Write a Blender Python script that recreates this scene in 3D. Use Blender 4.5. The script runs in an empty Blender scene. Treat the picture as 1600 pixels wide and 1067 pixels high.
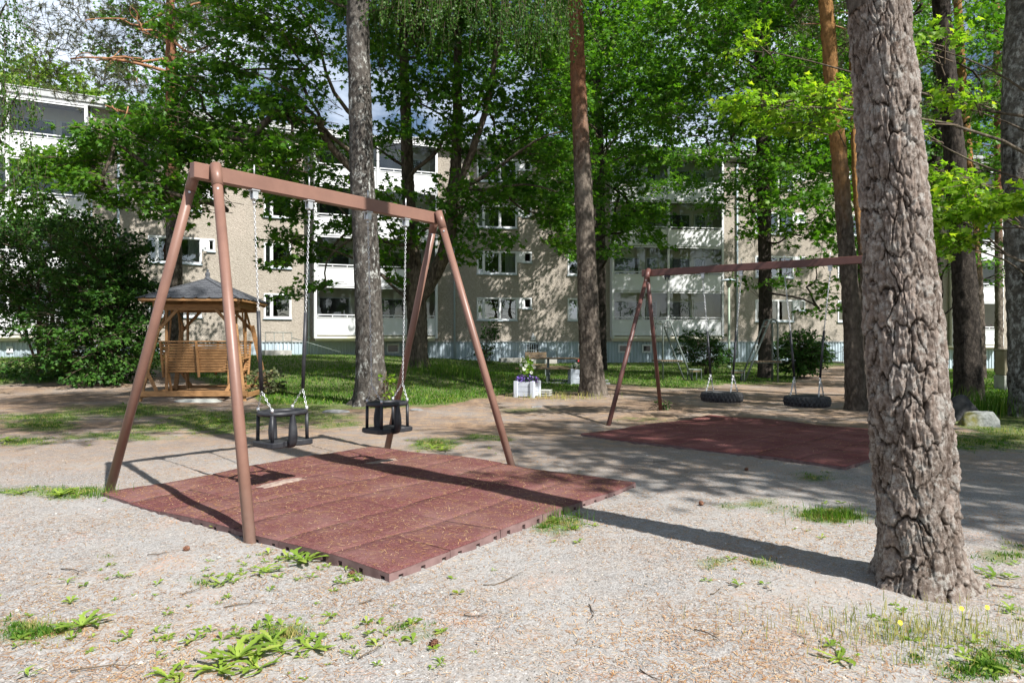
import bpy, math, random
import numpy as np
from mathutils import Vector, Matrix, noise as mn

SC = bpy.context.scene
COL = SC.collection
F = 1067.0          # focal length in photograph pixels (24 mm lens on 36 mm)
EYE = 1.30
rng = np.random.default_rng(7)
random.seed(7)

# ------------------------------------------------------------ camera, sky, sun, exposure
cd = bpy.data.cameras.new('camera'); cam = bpy.data.objects.new('camera', cd); COL.objects.link(cam)
cam.location = (0, 0, EYE); cam.rotation_euler = (math.radians(90), 0, 0)
cd.lens = 24.0; cd.sensor_width = 36.0; cd.clip_start = 0.05; cd.clip_end = 1500
SC.camera = cam
SUN_EL = math.radians(46.0)
SUN_AZ = math.atan2(0.69, -0.72)            # clockwise from +Y towards the sun
wd = bpy.data.worlds.new('World'); SC.world = wd; wd.use_nodes = True
nt = wd.node_tree; nt.nodes.clear()
wo = nt.nodes.new('ShaderNodeOutputWorld'); bg = nt.nodes.new('ShaderNodeBackground')
sk = nt.nodes.new('ShaderNodeTexSky'); sk.sky_type = 'NISHITA'; sk.sun_disc = False
sk.sun_elevation = SUN_EL; sk.sun_rotation = SUN_AZ; sk.air_density = 1.0; sk.dust_density = 0.6; sk.ozone_density = 1.5
tc = nt.nodes.new('ShaderNodeTexCoord'); mp = nt.nodes.new('ShaderNodeMapping'); mp.inputs['Scale'].default_value = (1, 1, 2.5)
cn = nt.nodes.new('ShaderNodeTexNoise'); cn.inputs['Scale'].default_value = 2.6; cn.inputs['Detail'].default_value = 7; cn.inputs['Roughness'].default_value = .6
cr = nt.nodes.new('ShaderNodeValToRGB'); cr.color_ramp.elements[0].position = .45; cr.color_ramp.elements[1].position = .74
mx = nt.nodes.new('ShaderNodeMixRGB'); mx.inputs[2].default_value = (17, 18.4, 20.5, 1)
nt.links.new(tc.outputs['Generated'], mp.inputs[0]); nt.links.new(mp.outputs[0], cn.inputs['Vector'])
nt.links.new(cn.outputs['Fac'], cr.inputs[0]); nt.links.new(cr.outputs[0], mx.inputs[0])
nt.links.new(sk.outputs[0], mx.inputs[1]); nt.links.new(mx.outputs[0], bg.inputs[0]); nt.links.new(bg.outputs[0], wo.inputs[0])
bg.inputs[1].default_value = 0.050
sl = bpy.data.lights.new('sun', 'SUN'); sl.energy = 5.0; sl.angle = math.radians(0.53); sl.color = (1.0, .968, .925)
so = bpy.data.objects.new('sun', sl); COL.objects.link(so)
TOSUN = Vector((0.69 * math.cos(SUN_EL), -0.72 * math.cos(SUN_EL), math.sin(SUN_EL))).normalized()
so.rotation_euler = TOSUN.to_track_quat('Z', 'Y').to_euler(); so.location = (20, -20, 30)
SC.view_settings.view_transform = 'Standard'; SC.view_settings.look = 'None'
SC.view_settings.gamma = 1.0; SC.view_settings.use_curve_mapping = False
SC.view_settings.exposure = 1.0
SC.render.engine = 'CYCLES'
SC.cycles.max_bounces = 7; SC.cycles.transparent_max_bounces = 10; SC.cycles.caustics_reflective = False; SC.cycles.caustics_refractive = False

# ------------------------------------------------------------ materials
class N:
    """small node tree helper"""
    def __init__(s, name):
        s.m = bpy.data.materials.new(name); s.m.use_nodes = True; s.t = s.m.node_tree; s.t.nodes.clear()
        s.out = s.t.nodes.new('ShaderNodeOutputMaterial'); s.b = s.n('ShaderNodeBsdfPrincipled')
        s.t.links.new(s.b.outputs[0], s.out.inputs[0])
    def n(s, ty, **kw):
        nd = s.t.nodes.new(ty)
        for k, v in kw.items():
            if k in nd.inputs.keys(): nd.inputs[k].default_value = v
            else: setattr(nd, k, v)
        return nd
    def l(s, a, b): s.t.links.new(a, b)
    def coord(s, obj=True, scale=(1, 1, 1)):
        c = s.n('ShaderNodeTexCoord'); m = s.n('ShaderNodeMapping'); m.inputs['Scale'].default_value = scale
        s.l(c.outputs['Object' if obj else 'Generated'], m.inputs[0]); return m.outputs[0]
    def geo(s, scale=(1, 1, 1)):
        c = s.n('ShaderNodeNewGeometry'); m = s.n('ShaderNodeMapping'); m.inputs['Scale'].default_value = scale
        s.l(c.outputs['Position'], m.inputs[0]); return m.outputs[0]
    def noise(s, vec, scale, detail=4, rough=.55):
        nd = s.n('ShaderNodeTexNoise'); nd.inputs['Scale'].default_value = scale; nd.inputs['Detail'].default_value = detail; nd.inputs['Roughness'].default_value = rough
        s.l(vec, nd.inputs['Vector']); return nd.outputs['Fac']
    def voro(s, vec, scale, feature='F1', out='Distance'):
        nd = s.n('ShaderNodeTexVoronoi'); nd.feature = feature; nd.inputs['Scale'].default_value = scale
        s.l(vec, nd.inputs['Vector']); return nd.outputs[out]
    def ramp(s, fac, stops):
        r = s.n('ShaderNodeValToRGB'); e = r.color_ramp.elements
        while len(e) < len(stops): e.new(.5)
        for i, (p, c) in enumerate(stops):
            e[i].position = p; e[i].color = (c, c, c, 1) if isinstance(c, (int, float)) else (*c, 1)
        s.l(fac, r.inputs[0]); return r.outputs[0]
    def mix(s, f, a, b, mode='MIX'):
        x = s.n('ShaderNodeMixRGB', blend_type=mode)
        for i, v in enumerate((f, a, b)):
            if isinstance(v, (int, float)): x.inputs[i].default_value = v if i == 0 else (v, v, v, 1)
            elif isinstance(v, tuple): x.inputs[i].default_value = (*v, 1)
            else: s.l(v, x.inputs[i])
        return x.outputs[0]
    def bump(s, h, strength=.5, dist=.01):
        b = s.n('ShaderNodeBump'); b.inputs['Strength'].default_value = strength; b.inputs['Distance'].default_value = dist
        s.l(h, b.inputs['Height']); s.l(b.outputs[0], s.b.inputs['Normal'])
    def fin(s, col=None, rough=.7, spec=.3, metal=0.0):
        if col is not None:
            if isinstance(col, tuple): s.b.inputs['Base Color'].default_value = (*col, 1)
            else: s.l(col, s.b.inputs['Base Color'])
        if isinstance(rough, (int, float)): s.b.inputs['Roughness'].default_value = rough
        else: s.l(rough, s.b.inputs['Roughness'])
        s.b.inputs['Specular IOR Level'].default_value = spec; s.b.inputs['Metallic'].default_value = metal
        return s.m

def m_simple(name, c1, c2=None, scale=6, rough=.6, spec=.3, metal=0, bump=0, bscale=40, world=False, stretch=(1, 1, 1)):
    k = N(name); v = k.geo(stretch) if world else k.coord(scale=stretch)
    c2 = c2 or tuple(x * .8 for x in c1)
    f = k.ramp(k.noise(v, scale, 5), [(.35, 0), (.65, 1)])
    col = k.mix(f, c1, c2)
    if bump: k.bump(k.noise(v, bscale, 4), bump, .01)
    return k.fin(col, rough, spec, metal)

def m_leaf(name, ca, cb, cc=None, trans=.32, rough=.45):
    k = N(name); g = k.n('ShaderNodeNewGeometry')
    stops = [(0, ca), (.75, cb)] + ([(1, cc)] if cc else [])
    c = k.ramp(g.outputs['Random Per Island'], stops)
    nz = k.noise(k.geo(), .45, 2)
    c = k.mix(k.ramp(nz, [(.35, .0), (.7, .55)]), c, k.mix(1.0, c, (1.25, 1.05, .7), 'MULTIPLY'))
    k.fin(c, rough, .22)
    tr = k.n('ShaderNodeBsdfTranslucent'); k.l(k.mix(1.0, c, (1.5, 1.6, .6), 'MULTIPLY'), tr.inputs[0])
    ms = k.n('ShaderNodeMixShader'); ms.inputs[0].default_value = trans
    k.l(k.b.outputs[0], ms.inputs[1]); k.l(tr.outputs[0], ms.inputs[2]); k.l(ms.outputs[0], k.out.inputs[0])
    return k.m

M = {}
M['maple'] = m_leaf('maple_leaves', (.038, .115, .012), (.075, .19, .02), (.14, .27, .03), .45)
M['maple_bright'] = m_leaf('bright_maple_leaves', (.11, .235, .02), (.19, .34, .03), (.33, .42, .045), .52)  # brighter copy of the maple leaves, sunlight raised in the colour
M['lilac'] = m_leaf('shrub_leaves', (.022, .07, .012), (.04, .11, .018), (.07, .15, .03), .25)
M['birch'] = m_leaf('birch_leaves', (.03, .085, .016), (.055, .13, .025), (.09, .17, .035), .35)
M['needle'] = m_leaf('pine_needles_green', (.045, .065, .03), (.085, .105, .05), (.14, .13, .06), .1, .5)
M['far_leaf'] = m_leaf('far_leaves', (.09, .17, .03), (.16, .27, .04), (.24, .34, .05), .4)
M['grass'] = m_leaf('grass_blades', (.035, .10, .010), (.08, .19, .018), (.20, .26, .05), .35, .6)
M['dry_grass'] = m_leaf('dry_grass_blades', (.16, .22, .05), (.35, .32, .12), (.5, .42, .2), .3, .7)
M['dandelion'] = m_leaf('dandelion_leaves', (.13, .22, .035), (.21, .32, .05), (.31, .39, .09), .35, .45)
M['petal_y'] = m_leaf('yellow_petals', (.8, .6, .01), (.85, .65, .02), None, .3)
M['petal_w'] = m_leaf('white_petals', (.75, .75, .75), (.8, .8, .8), None, .3)
M['petal_p'] = m_leaf('purple_petals', (.16, .10, .5), (.28, .16, .62), (.4, .28, .7), .3)
M['petal_r'] = m_leaf('red_petals', (.6, .02, .02), (.7, .04, .03), None, .3)
M['litter'] = m_leaf('fallen_pine_needles', (.22, .105, .045), (.40, .235, .11), (.55, .43, .27), .05, .8)

def bark(name, c_hi, c_lo, c_top=None, z0=5, z1=7, lichen=0, scale=1.0, sx=7):
    k = N(name); v = k.geo((sx, sx, 3.6 * scale)); v2 = k.geo((1, 1, .35))
    n1 = k.noise(v, 2.5, 8, .7); vo = k.voro(v, 2.2)
    f = k.ramp(n1, [(.40, 0), (.58, 1)])
    col = k.mix(f, c_lo, c_hi)
    col = k.mix(k.ramp(vo, [(.35, 0), (.75, .7)]), col, tuple(x * .45 for x in c_lo))
    big = k.noise(v2, 3.0, 3); col = k.mix(k.ramp(big, [(.4, 0), (.7, .45)]), col, tuple(x * 1.35 for x in c_hi))
    if c_top:
        sp = k.n('ShaderNodeSeparateXYZ'); g = k.n('ShaderNodeNewGeometry'); k.l(g.outputs['Position'], sp.inputs[0])
        ad = k.n('ShaderNodeMath', operation='ADD'); k.l(sp.outputs[2], ad.inputs[0])
        ns = k.n('ShaderNodeMath', operation='MULTIPLY'); ns.inputs[1].default_value = 2.2; k.l(k.noise(k.geo((3, 3, 1)), 1.5, 5), ns.inputs[0]); k.l(ns.outputs[0], ad.inputs[1])
        mr = k.n('ShaderNodeMapRange'); mr.inputs[1].default_value = z0 + 1.1; mr.inputs[2].default_value = z1 + 1.1; k.l(ad.outputs[0], mr.inputs[0])
        flake = k.ramp(k.noise(k.geo((5, 5, 2)), 3.5, 6, .7), [(.4, 0), (.6, 1)])
        tcol = k.mix(flake, tuple(x * .55 for x in c_top), c_top)
        col = k.mix(mr.outputs[0], col, tcol)
    if lichen:
        lf = k.ramp(k.noise(k.geo((2.2, 2.2, 1.2)), 5.5, 8, .75), [(.58 - .05 * lichen, 0), (.63, 1)])
        lp = k.ramp(k.noise(k.geo((.6, .6, .5)), 1.6, 2), [(.35, 0.1), (.6, 1)])
        col = k.mix(k.mix(1.0, lf, lp, 'MULTIPLY'), col, (.46, .47, .44))
    k.bump(n1, 1.0, .05)
    return k.fin(col, .9, .15)

M['bark_grey'] = bark('grey_lichened_bark', (.115, .103, .09), (.03, .026, .022), lichen=1)
M['bark_pine'] = bark('pine_bark_grey_below_orange_above', (.21, .178, .145), (.05, .038, .03), (.25, .115, .06), 5.2, 7.6)
M['bark_pine_r'] = bark('pine_bark_ochre_above', (.15, .123, .10), (.045, .034, .026), (.33, .175, .065), 3.4, 5.2)
M['bark_maple'] = bark('maple_bark', (.17, .14, .105), (.06, .047, .036), scale=.6)
M['bark_dark'] = bark('dark_bark', (.07, .058, .048), (.02, .016, .013))
M['bark_birch'] = bark('old_birch_bark', (.15, .14, .12), (.04, .036, .03), lichen=2, scale=1.6, sx=4)
M['twig'] = m_simple('twig_bark', (.12, .09, .06), (.07, .05, .035), 8, .9)
M['branch_orange'] = m_simple('orange_pine_branch', (.36, .18, .09), (.2, .1, .055), 6, .85)

# foreground bark: colour from plate / crevice attribute
k = N('thick_plated_pine_bark')
at = k.n('ShaderNodeAttribute', attribute_name='plate'); tn = k.n('ShaderNodeAttribute', attribute_name='tone')
v = k.coord(); fine = k.noise(v, 26, 10, .8); mid = k.noise(v, 7, 6, .65)
col = k.ramp(at.outputs['Fac'], [(0, (.05, .037, .028)), (.28, (.12, .092, .072)), (.5, (.245, .20, .168)), (1, (.43, .385, .345))])
col = k.mix(k.ramp(fine, [(.42, 1.0), (.56, .0)]), col, k.mix(1.0, col, (.42, .38, .35), 'MULTIPLY'))
col = k.mix(k.ramp(mid, [(.35, .45), (.55, 0)]), col, k.mix(1.0, col, (.62, .52, .46), 'MULTIPLY'))
col = k.mix(k.ramp(tn.outputs['Fac'], [(.5, 0), (1, .4)]), col, (.38, .29, .235))
lich = k.ramp(k.noise(v, 13, 9, .8), [(.53, 0), (.60, .8)])
col = k.mix(lich, col, (.40, .385, .35))
k.bump(k.noise(v, 48, 10, .8), 1.0, .02)
M['bark_big'] = k.fin(col, .88, .2)

# ground
k = N('gravel_ground_with_needles_and_turf')
v = k.geo(); ga = k.n('ShaderNodeAttribute', attribute_name='grass'); 
sp1 = k.voro(v, 150, out='Color'); sp2 = k.voro(v, 55, out='Color')
bw = k.n('ShaderNodeRGBToBW'); k.l(sp1, bw.inputs[0]); bw2 = k.n('ShaderNodeRGBToBW'); k.l(sp2, bw2.inputs[0])
grain = k.ramp(bw.outputs[0], [(.12, (.065, .060, .056)), (.32, (.215, .204, .193)), (.62, (.305, .290, .276)), (.9, (.46, .445, .43))])
grain = k.mix(.3, grain, k.ramp(bw2.outputs[0], [(.2, (.15, .142, .134)), (.8, (.38, .365, .35))]))
dust = k.ramp(k.noise(v, .9, 5, .6), [(.42, 0), (.66, .65)])
col = k.mix(dust, grain, (.345, .33, .312))
nd1 = k.noise(v, 1.3, 6, .7); nd2 = k.noise(k.geo((1, 1.0, 1)), 45, 3, .7)
need = k.mix(1.0, k.ramp(nd1, [(.44, 0), (.62, 1)]), k.ramp(nd2, [(.42, 0), (.58, 1)]), 'MULTIPLY')
col = k.mix(k.mix(1.0, need, .40, 'MULTIPLY'), col, (.31, .22, .145))
orange = k.mix(1.0, k.ramp(k.noise(v, 2.1, 4), [(.56, 0), (.7, .45)]), k.ramp(k.noise(v, 60, 2), [(.5, 0), (.62, 1)]), 'MULTIPLY')
col = k.mix(orange, col, (.55, .24, .10))
soil = k.ramp(k.noise(v, .55, 5, .65), [(.42, .95), (.64, .35)])
sy = k.n('ShaderNodeSeparateXYZ'); k.l(v, sy.inputs[0])
far = k.n('ShaderNodeMapRange'); far.inputs[1].default_value = 5.5; far.inputs[2].default_value = 10.5; k.l(sy.outputs[1], far.inputs[0])
col = k.mix(k.mix(1.0, soil, far.outputs[0], 'MULTIPLY'), col, (.19, .130, .09))
lit = k.mix(1.0, k.ramp(k.noise(v, 4.5, 6, .75), [(.48, 0), (.60, .75)]), far.outputs[0], 'MULTIPLY')
col = k.mix(lit, col, (.36, .25, .155))
tf = k.ramp(ga.outputs['Fac'], [(.15, 0), (.5, 1)])
turf = k.mix(k.ramp(k.noise(v, 3.5, 7, .7), [(.35, 0), (.65, 1)]), (.040, .085, .014), (.10, .165, .028))
turf = k.mix(k.ramp(k.noise(v, 1.1, 5, .7), [(.52, 0), (.68, .7)]), turf, (.22, .20, .09))
tn_ = k.ramp(k.noise(v, 22, 6, .75), [(.35, .4), (.6, 1)])
col = k.mix(k.mix(1.0, tf, tn_, 'MULTIPLY'), col, turf)
k.bump(k.mix(.5, bw.outputs[0], k.noise(v, 14, 6, .7)), .9, .012)
M['ground'] = k.fin(col, .95, .12)

# render wall
k = N('rough_beige_render'); v = k.geo(); v2 = k.geo((1, 1, .12))
n1 = k.noise(v, 9, 8, .75)
col = k.mix(k.ramp(n1, [(.35, 0), (.65, 1)]), (.34, .30, .25), (.49, .44, .375))
col = k.mix(k.ramp(k.noise(v2, .9, 5), [(.45, 0), (.75, .35)]), col, (.30, .26, .22))
col = k.mix(k.ramp(k.noise(v, .35, 3), [(.5, 0), (.7, .25)]), col, (.55, .46, .40))
k.bump(k.noise(v, 14, 8, .8), 1.0, .10)
M['render'] = k.fin(col, .95, .1)
M['render_smooth'] = m_simple('cream_plaster', (.72, .69, .57), (.64, .61, .50), 2, .85, world=True)
k = N('white_painted_panel'); v = k.geo((1, 1, .3)); col = k.mix(k.ramp(k.noise(v, 2.2, 6), [(.45, 0), (.8, .4)]), (.64, .65, .66), (.46, .46, .43))
M['white'] = k.fin(col, .6, .3)
M['frame_w'] = m_simple('white_window_frame', (.72, .73, .74), (.66, .67, .68), 2, .45, world=True)
M['concrete'] = m_simple('weathered_concrete', (.42, .41, .38), (.30, .29, .26), 3, .9, bump=.3, world=True)
k = N('corrugated_steel_cladding'); v = k.geo((1, 1, .25)); col = k.mix(k.ramp(k.noise(v, 1.2, 5), [(.35, 0), (.7, 1)]), (.42, .49, .54), (.32, .39, .43))
M['steel'] = k.fin(col, .5, .4)
M['roof'] = m_simple('roof_metal', (.45, .46, .46), (.33, .34, .34), 2, .5, world=True)
M['curtain'] = m_simple('pale_curtain', (.55, .56, .55), (.42, .43, .42), 3, .9, world=True, stretch=(8, 8, .1))
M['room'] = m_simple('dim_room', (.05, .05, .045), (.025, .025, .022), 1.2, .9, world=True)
M['teal'] = m_simple('teal_ornament', (.02, .35, .38), None, 3, .5)
M['pink'] = m_simple('pink_flowers', (.7, .05, .3), None, 3, .6)
k = N('window_glass'); k.t.nodes.remove(k.b)
gl = k.n('ShaderNodeBsdfGlossy'); gl.inputs['Roughness'].default_value = .01; tr = k.n('ShaderNodeBsdfTransparent'); tr.inputs[0].default_value = (.86, .90, .89, 1)
lw = k.n('ShaderNodeFresnel'); lw.inputs[0].default_value = 1.5; ms = k.n('ShaderNodeMixShader')
wv = k.n('ShaderNodeBump'); wv.inputs['Strength'].default_value = .05; wv.inputs['Distance'].default_value = .05; k.l(k.noise(k.geo(), 1.3, 1), wv.inputs['Height']); k.l(wv.outputs[0], gl.inputs['Normal'])
mr = k.n('ShaderNodeMath', operation='MULTIPLY_ADD'); mr.inputs[1].default_value = 1.0; mr.inputs[2].default_value = .05; k.l(lw.outputs[0], mr.inputs[0])
k.l(mr.outputs[0], ms.inputs[0]); k.l(tr.outputs[0], ms.inputs[1]); k.l(gl.outputs[0], ms.inputs[2]); k.l(ms.outputs[0], k.out.inputs[0])
M['glass'] = k.m
M['glass_w'] = k.m.copy(); [setattr(x.inputs[2], 'default_value', .22) for x in M['glass_w'].node_tree.nodes if x.type == 'MATH']

k = N('brown_painted_steel'); v = k.geo()
col = k.mix(k.ramp(k.noise(v, 3, 6, .7), [(.4, 0), (.7, 1)]), (.205, .112, .083), (.160, .087, .066))
col = k.mix(k.ramp(k.noise(v, 30, 6, .8), [(.62, 0), (.68, .6)]), col, (.13, .07, .05))
sp = k.n('ShaderNodeSeparateXYZ'); k.l(v, sp.inputs[0]); mr = k.n('ShaderNodeMapRange'); mr.inputs[1].default_value = .35; mr.inputs[2].default_value = 0.0; k.l(sp.outputs[2], mr.inputs[0])
col = k.mix(k.mix(1.0, mr.outputs[0], k.ramp(k.noise(v, 9, 5), [(.3, .2), (.7, .9)]), 'MULTIPLY'), col, (.27, .20, .165))
k.bump(k.noise(v, 60, 4), .12, .003)
M['brown'] = k.fin(col, .42, .4)
M['brown_shaded'] = m_simple('shade_darkened_brown_steel', (.12, .052, .043), (.09, .039, .033), 3, .45, .4, world=True)  # same paint as the front stand, darkened to put its shade in the colour
M['galv'] = m_simple('galvanised_steel', (.62, .63, .64), (.42, .43, .44), 20, .42, .5, .65, world=True)
M['galv_d'] = m_simple('weathered_grey_green_tube', (.17, .20, .185), (.11, .135, .125), 8, .5, .5, .3, world=True)
k = N('black_rubber'); v = k.coord()
M['rubber'] = k.fin(k.mix(k.ramp(k.noise(v, 12, 5), [(.4, 0), (.7, 1)]), (.017, .018, .022), (.036, .037, .041)), .48, .4)
M['tyre'] = m_simple('tyre_rubber', (.02, .021, .025), (.045, .045, .045), 9, .65, .35)
# rubber tiles: worn colour, needles caught in the grain
k = N('dark_red_rubber_granulate'); v = k.geo()
cell = k.n('ShaderNodeRGBToBW'); k.l(k.voro(v, 240, out='Color'), cell.inputs[0])
col = k.ramp(cell.outputs[0], [(.2, (.070, .023, .022)), (.5, (.112, .038, .037)), (.85, (.185, .082, .078))])
col = k.mix(k.ramp(k.noise(v, 1.4, 5, .65), [(.45, 0), (.75, .38)]), col, (.31, .20, .175))
col = k.mix(k.ramp(k.noise(v, 5, 6, .7), [(.55, 0), (.75, .35)]), col, (.13, .05, .045))
col = k.mix(k.ramp(k.noise(v, 85, 4, .7), [(.60, 0), (.66, .45)]), col, (.36, .27, .235))
k.bump(cell.outputs[0], .6, .003)
M['mat'] = k.fin(col, .9, .15)
M['mat_side'] = m_simple('mat_side_grey_red', (.20, .13, .122), (.13, .08, .075), 12, .95, world=True)
k = N('worn_red_rubber'); v = k.geo(); col = k.mix(k.ramp(k.noise(v, 2.2, 5), [(.35, 0), (.7, 1)]), (.135, .045, .044), (.20, .085, .08))
M['mat2'] = k.fin(col, .9, .15)
M['sand'] = m_simple('trodden_sand_on_rubber', (.33, .27, .22), (.21, .14, .12), 30, .95, world=True)
k = N('oiled_pine_boards'); v = k.coord(scale=(2, 2, 14)); 
col = k.mix(k.ramp(k.noise(k.geo((3, 3, 14)), 2.5, 6, .65), [(.35, 0), (.65, 1)]), (.37, .20, .085), (.22, .115, .048))
M['wood'] = k.fin(col, .6, .3)
M['wood_g'] = m_simple('weathered_boards', (.22, .16, .10), (.12, .09, .06), 5, .85, world=True, bump=.4)
k = N('bitumen_shingle'); v = k.geo(); col = k.mix(k.ramp(k.noise(v, 60, 4), [(.4, 0), (.6, 1)]), (.055, .058, .065), (.10, .105, .115))
M['shingle'] = k.fin(col, .85, .2)
M['stone_dark'] = m_simple('dark_granite', (.075, .075, .078), (.035, .035, .037), 9, .9, bump=.8, bscale=25)
M['stone'] = m_simple('lichened_granite', (.26, .26, .255), (.13, .13, .13), 9, .9, bump=.8, bscale=25)
k = N('mossy_granite'); v = k.coord(); col = k.mix(k.ramp(k.noise(v, 14, 7, .7), [(.4, 0), (.65, 1)]), (.25, .26, .25), (.13, .14, .13))
spx = k.n('ShaderNodeSeparateXYZ'); k.l(v, spx.inputs[0]); mr = k.n('ShaderNodeMapRange'); mr.inputs[1].default_value = 0.02; mr.inputs[2].default_value = -.14; k.l(spx.outputs[0], mr.inputs[0])
col = k.mix(k.mix(1.0, mr.outputs[0], k.ramp(k.noise(v, 7, 6), [(.3, .2), (.6, 1)]), 'MULTIPLY'), col, (.15, .14, .035)); k.bump(k.noise(v, 20, 6), .7, .02)
M['stone2'] = k.fin(col, .9, .15)
M['pebble'] = m_leaf('pebbles', (.11, .105, .10), (.34, .33, .32), (.50, .49, .48), .0, .9)
M['cone'] = m_simple('pine_cone_brown', (.12, .05, .03), (.2, .1, .06), 20, .8)
M['lampgreen'] = m_simple('pale_green_pole_paint', (.30, .37, .28), (.22, .28, .22), 4, .5, world=True)
M['beige'] = m_simple('beige_utility_box', (.24, .19, .13), (.30, .28, .2), 2, .7, world=True)
M['plinth_stone'] = m_simple('pale_concrete_slab', (.40, .41, .37), (.3, .3, .27), 4, .9, world=True)
M['planter'] = m_simple('white_planter_boards', (.52, .56, .62), (.42, .45, .50), 4, .6, world=True)

# ------------------------------------------------------------ object helpers
def tag(o, label=None, cat=None, group=None, kind=None):
    if label: o['label'] = label
    if cat: o['category'] = cat
    if group: o['group'] = group
    if kind: o['kind'] = kind
    return o
def thing(name, label, cat, loc=(0, 0, 0), rz=0, group=None):
    o = bpy.data.objects.new(name, None); COL.objects.link(o); o.location = loc; o.rotation_euler = (0, 0, rz)
    o.empty_display_size = .1
    return tag(o, label, cat, group)
def link(name, me, parent=None, world=False, label=None):
    o = bpy.data.objects.new(name, me); COL.objects.link(o)
    if parent:
        o.parent = parent
        if world: o.location = -parent.location if parent.parent is None else -(parent.location + parent.parent.location)
    if label: o['label'] = label
    return o
def npmesh(name, V, Fa, mat=None, smooth=False, attrs=None, mats=None, midx=None):
    V = np.asarray(V, dtype=np.float32).reshape(-1, 3); Fa = np.asarray(Fa, dtype=np.int32)
    me = bpy.data.meshes.new(name); n = Fa.shape[0]; kk = Fa.shape[1]
    me.vertices.add(len(V)); me.vertices.foreach_set('co', V.ravel())
    me.loops.add(n * kk); me.loops.foreach_set('vertex_index', Fa.ravel())
    me.polygons.add(n); me.polygons.foreach_set('loop_start', np.arange(0, n * kk, kk, dtype=np.int32))
    try: me.polygons.foreach_set('loop_total', np.full(n, kk, dtype=np.int32))
    except Exception: pass
    if smooth: me.polygons.foreach_set('use_smooth', np.ones(n, dtype=bool))
    me.update(calc_edges=True)
    for a, val in (attrs or {}).items():
        at_ = me.attributes.new(a, 'FLOAT', 'POINT'); at_.data.foreach_set('value', np.asarray(val, dtype=np.float32))
    for m_ in (mats or ([mat] if mat else [])): me.materials.append(m_)
    if midx is not None: me.polygons.foreach_set('material_index', np.asarray(midx, dtype=np.int32))
    return me
class MB:
    """collects shapes, builds one mesh"""
    def __init__(s): s.v = []; s.f = []; s.sm = []
    def add(s, vs, fs, smooth=False):
        o = len(s.v); s.v += [tuple(p) for p in vs]; s.f += [tuple(i + o for i in f) for f in fs]; s.sm += [smooth] * len(fs); return s
    def box(s, c, d, R=None, bev=0):
        hx, hy, hz = d[0] / 2, d[1] / 2, d[2] / 2; vs = []
        if bev <= 0:
            vs = [(x, y, z) for x in (-hx, hx) for y in (-hy, hy) for z in (-hz, hz)]
            fs = [(0, 1, 3, 2), (4, 6, 7, 5), (0, 4, 5, 1), (2, 3, 7, 6), (0, 2, 6, 4), (1, 5, 7, 3)]
        else:
            b = min(bev, hx * .9, hy * .9, hz * .9)
            for x in (-1, 1):
                for y in (-1, 1):
                    for z in (-1, 1):
                        vs += [(x * hx, y * (hy - b), z * (hz - b)), (x * (hx - b), y * hy, z * (hz - b)), (x * (hx - b), y * (hy - b), z * hz)]
            I = lambda x, y, z, a: ((x > 0) * 4 + (y > 0) * 2 + (z > 0)) * 3 + a
            fs = []
            for sgn in (-1, 1):
                q = [I(sgn, -1, -1, 0), I(sgn, 1, -1, 0), I(sgn, 1, 1, 0), I(sgn, -1, 1, 0)]; fs.append(q if sgn > 0 else q[::-1])
                q = [I(-1, sgn, -1, 1), I(-1, sgn, 1, 1), I(1, sgn, 1, 1), I(1, sgn, -1, 1)]; fs.append(q if sgn > 0 else q[::-1])
                q = [I(-1, -1, sgn, 2), I(1, -1, sgn, 2), I(1, 1, sgn, 2), I(-1, 1, sgn, 2)]; fs.append(q if sgn > 0 else q[::-1])
            for a in (-1, 1):
                for b_ in (-1, 1):
                    q = [I(a, b_, -1, 0), I(a, b_, 1, 0), I(a, b_, 1, 1), I(a, b_, -1, 1)]; fs.append(q)
                    q = [I(a, -1, b_, 0), I(a, 1, b_, 0), I(a, 1, b_, 2), I(a, -1, b_, 2)]; fs.append(q)
                    q = [I(-1, a, b_, 1), I(1, a, b_, 1), I(1, a, b_, 2), I(-1, a, b_, 2)]; fs.append(q)
                    for c_ in (-1, 1): fs.append((I(a, b_, c_, 0), I(a, b_, c_, 1), I(a, b_, c_, 2)))
        c = Vector(c); R = R or Matrix.Identity(3)
        return s.add([c + R @ Vector(p) for p in vs], fs)
    def bar(s, p, q, w, h, bev=0, up=(0, 0, 1)):
        p = Vector(p); q = Vector(q); d = (q - p); L = d.length; d.normalize(); u = Vector(up)
        if abs(d.dot(u)) > .98: u = Vector((0, 1, 0))
        r = d.cross(u).normalized(); u = r.cross(d)
        return s.box((p + q) / 2, (L, w, h), Matrix((d, r, u)).transposed(), bev)
    def tube(s, pts, r, n=10, caps=True, smooth=True):
        pts = [Vector(p) for p in pts]; rr = r if hasattr(r, '__len__') else [r] * len(pts)
        vs = []; u = None
        for i, p in enumerate(pts):
            d = (pts[min(i + 1, len(pts) - 1)] - pts[max(i - 1, 0)]).normalized()
            if u is None: u = d.orthogonal().normalized()
            u = (u - d * u.dot(d)).normalized(); w = d.cross(u)
            vs += [p + (u * math.cos(2 * math.pi * j / n) + w * math.sin(2 * math.pi * j / n)) * rr[i] for j in range(n)]
        fs = [(i * n + j, i * n + (j + 1) % n, (i + 1) * n + (j + 1) % n, (i + 1) * n + j) for i in range(len(pts) - 1) for j in range(n)]
        s.add(vs, fs, smooth)
        if caps: s.f += [tuple(len(s.v) - len(vs) + j for j in reversed(range(n))), tuple(len(s.v) - n + j for j in range(n))]; s.sm += [False, False]
        return s
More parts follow.
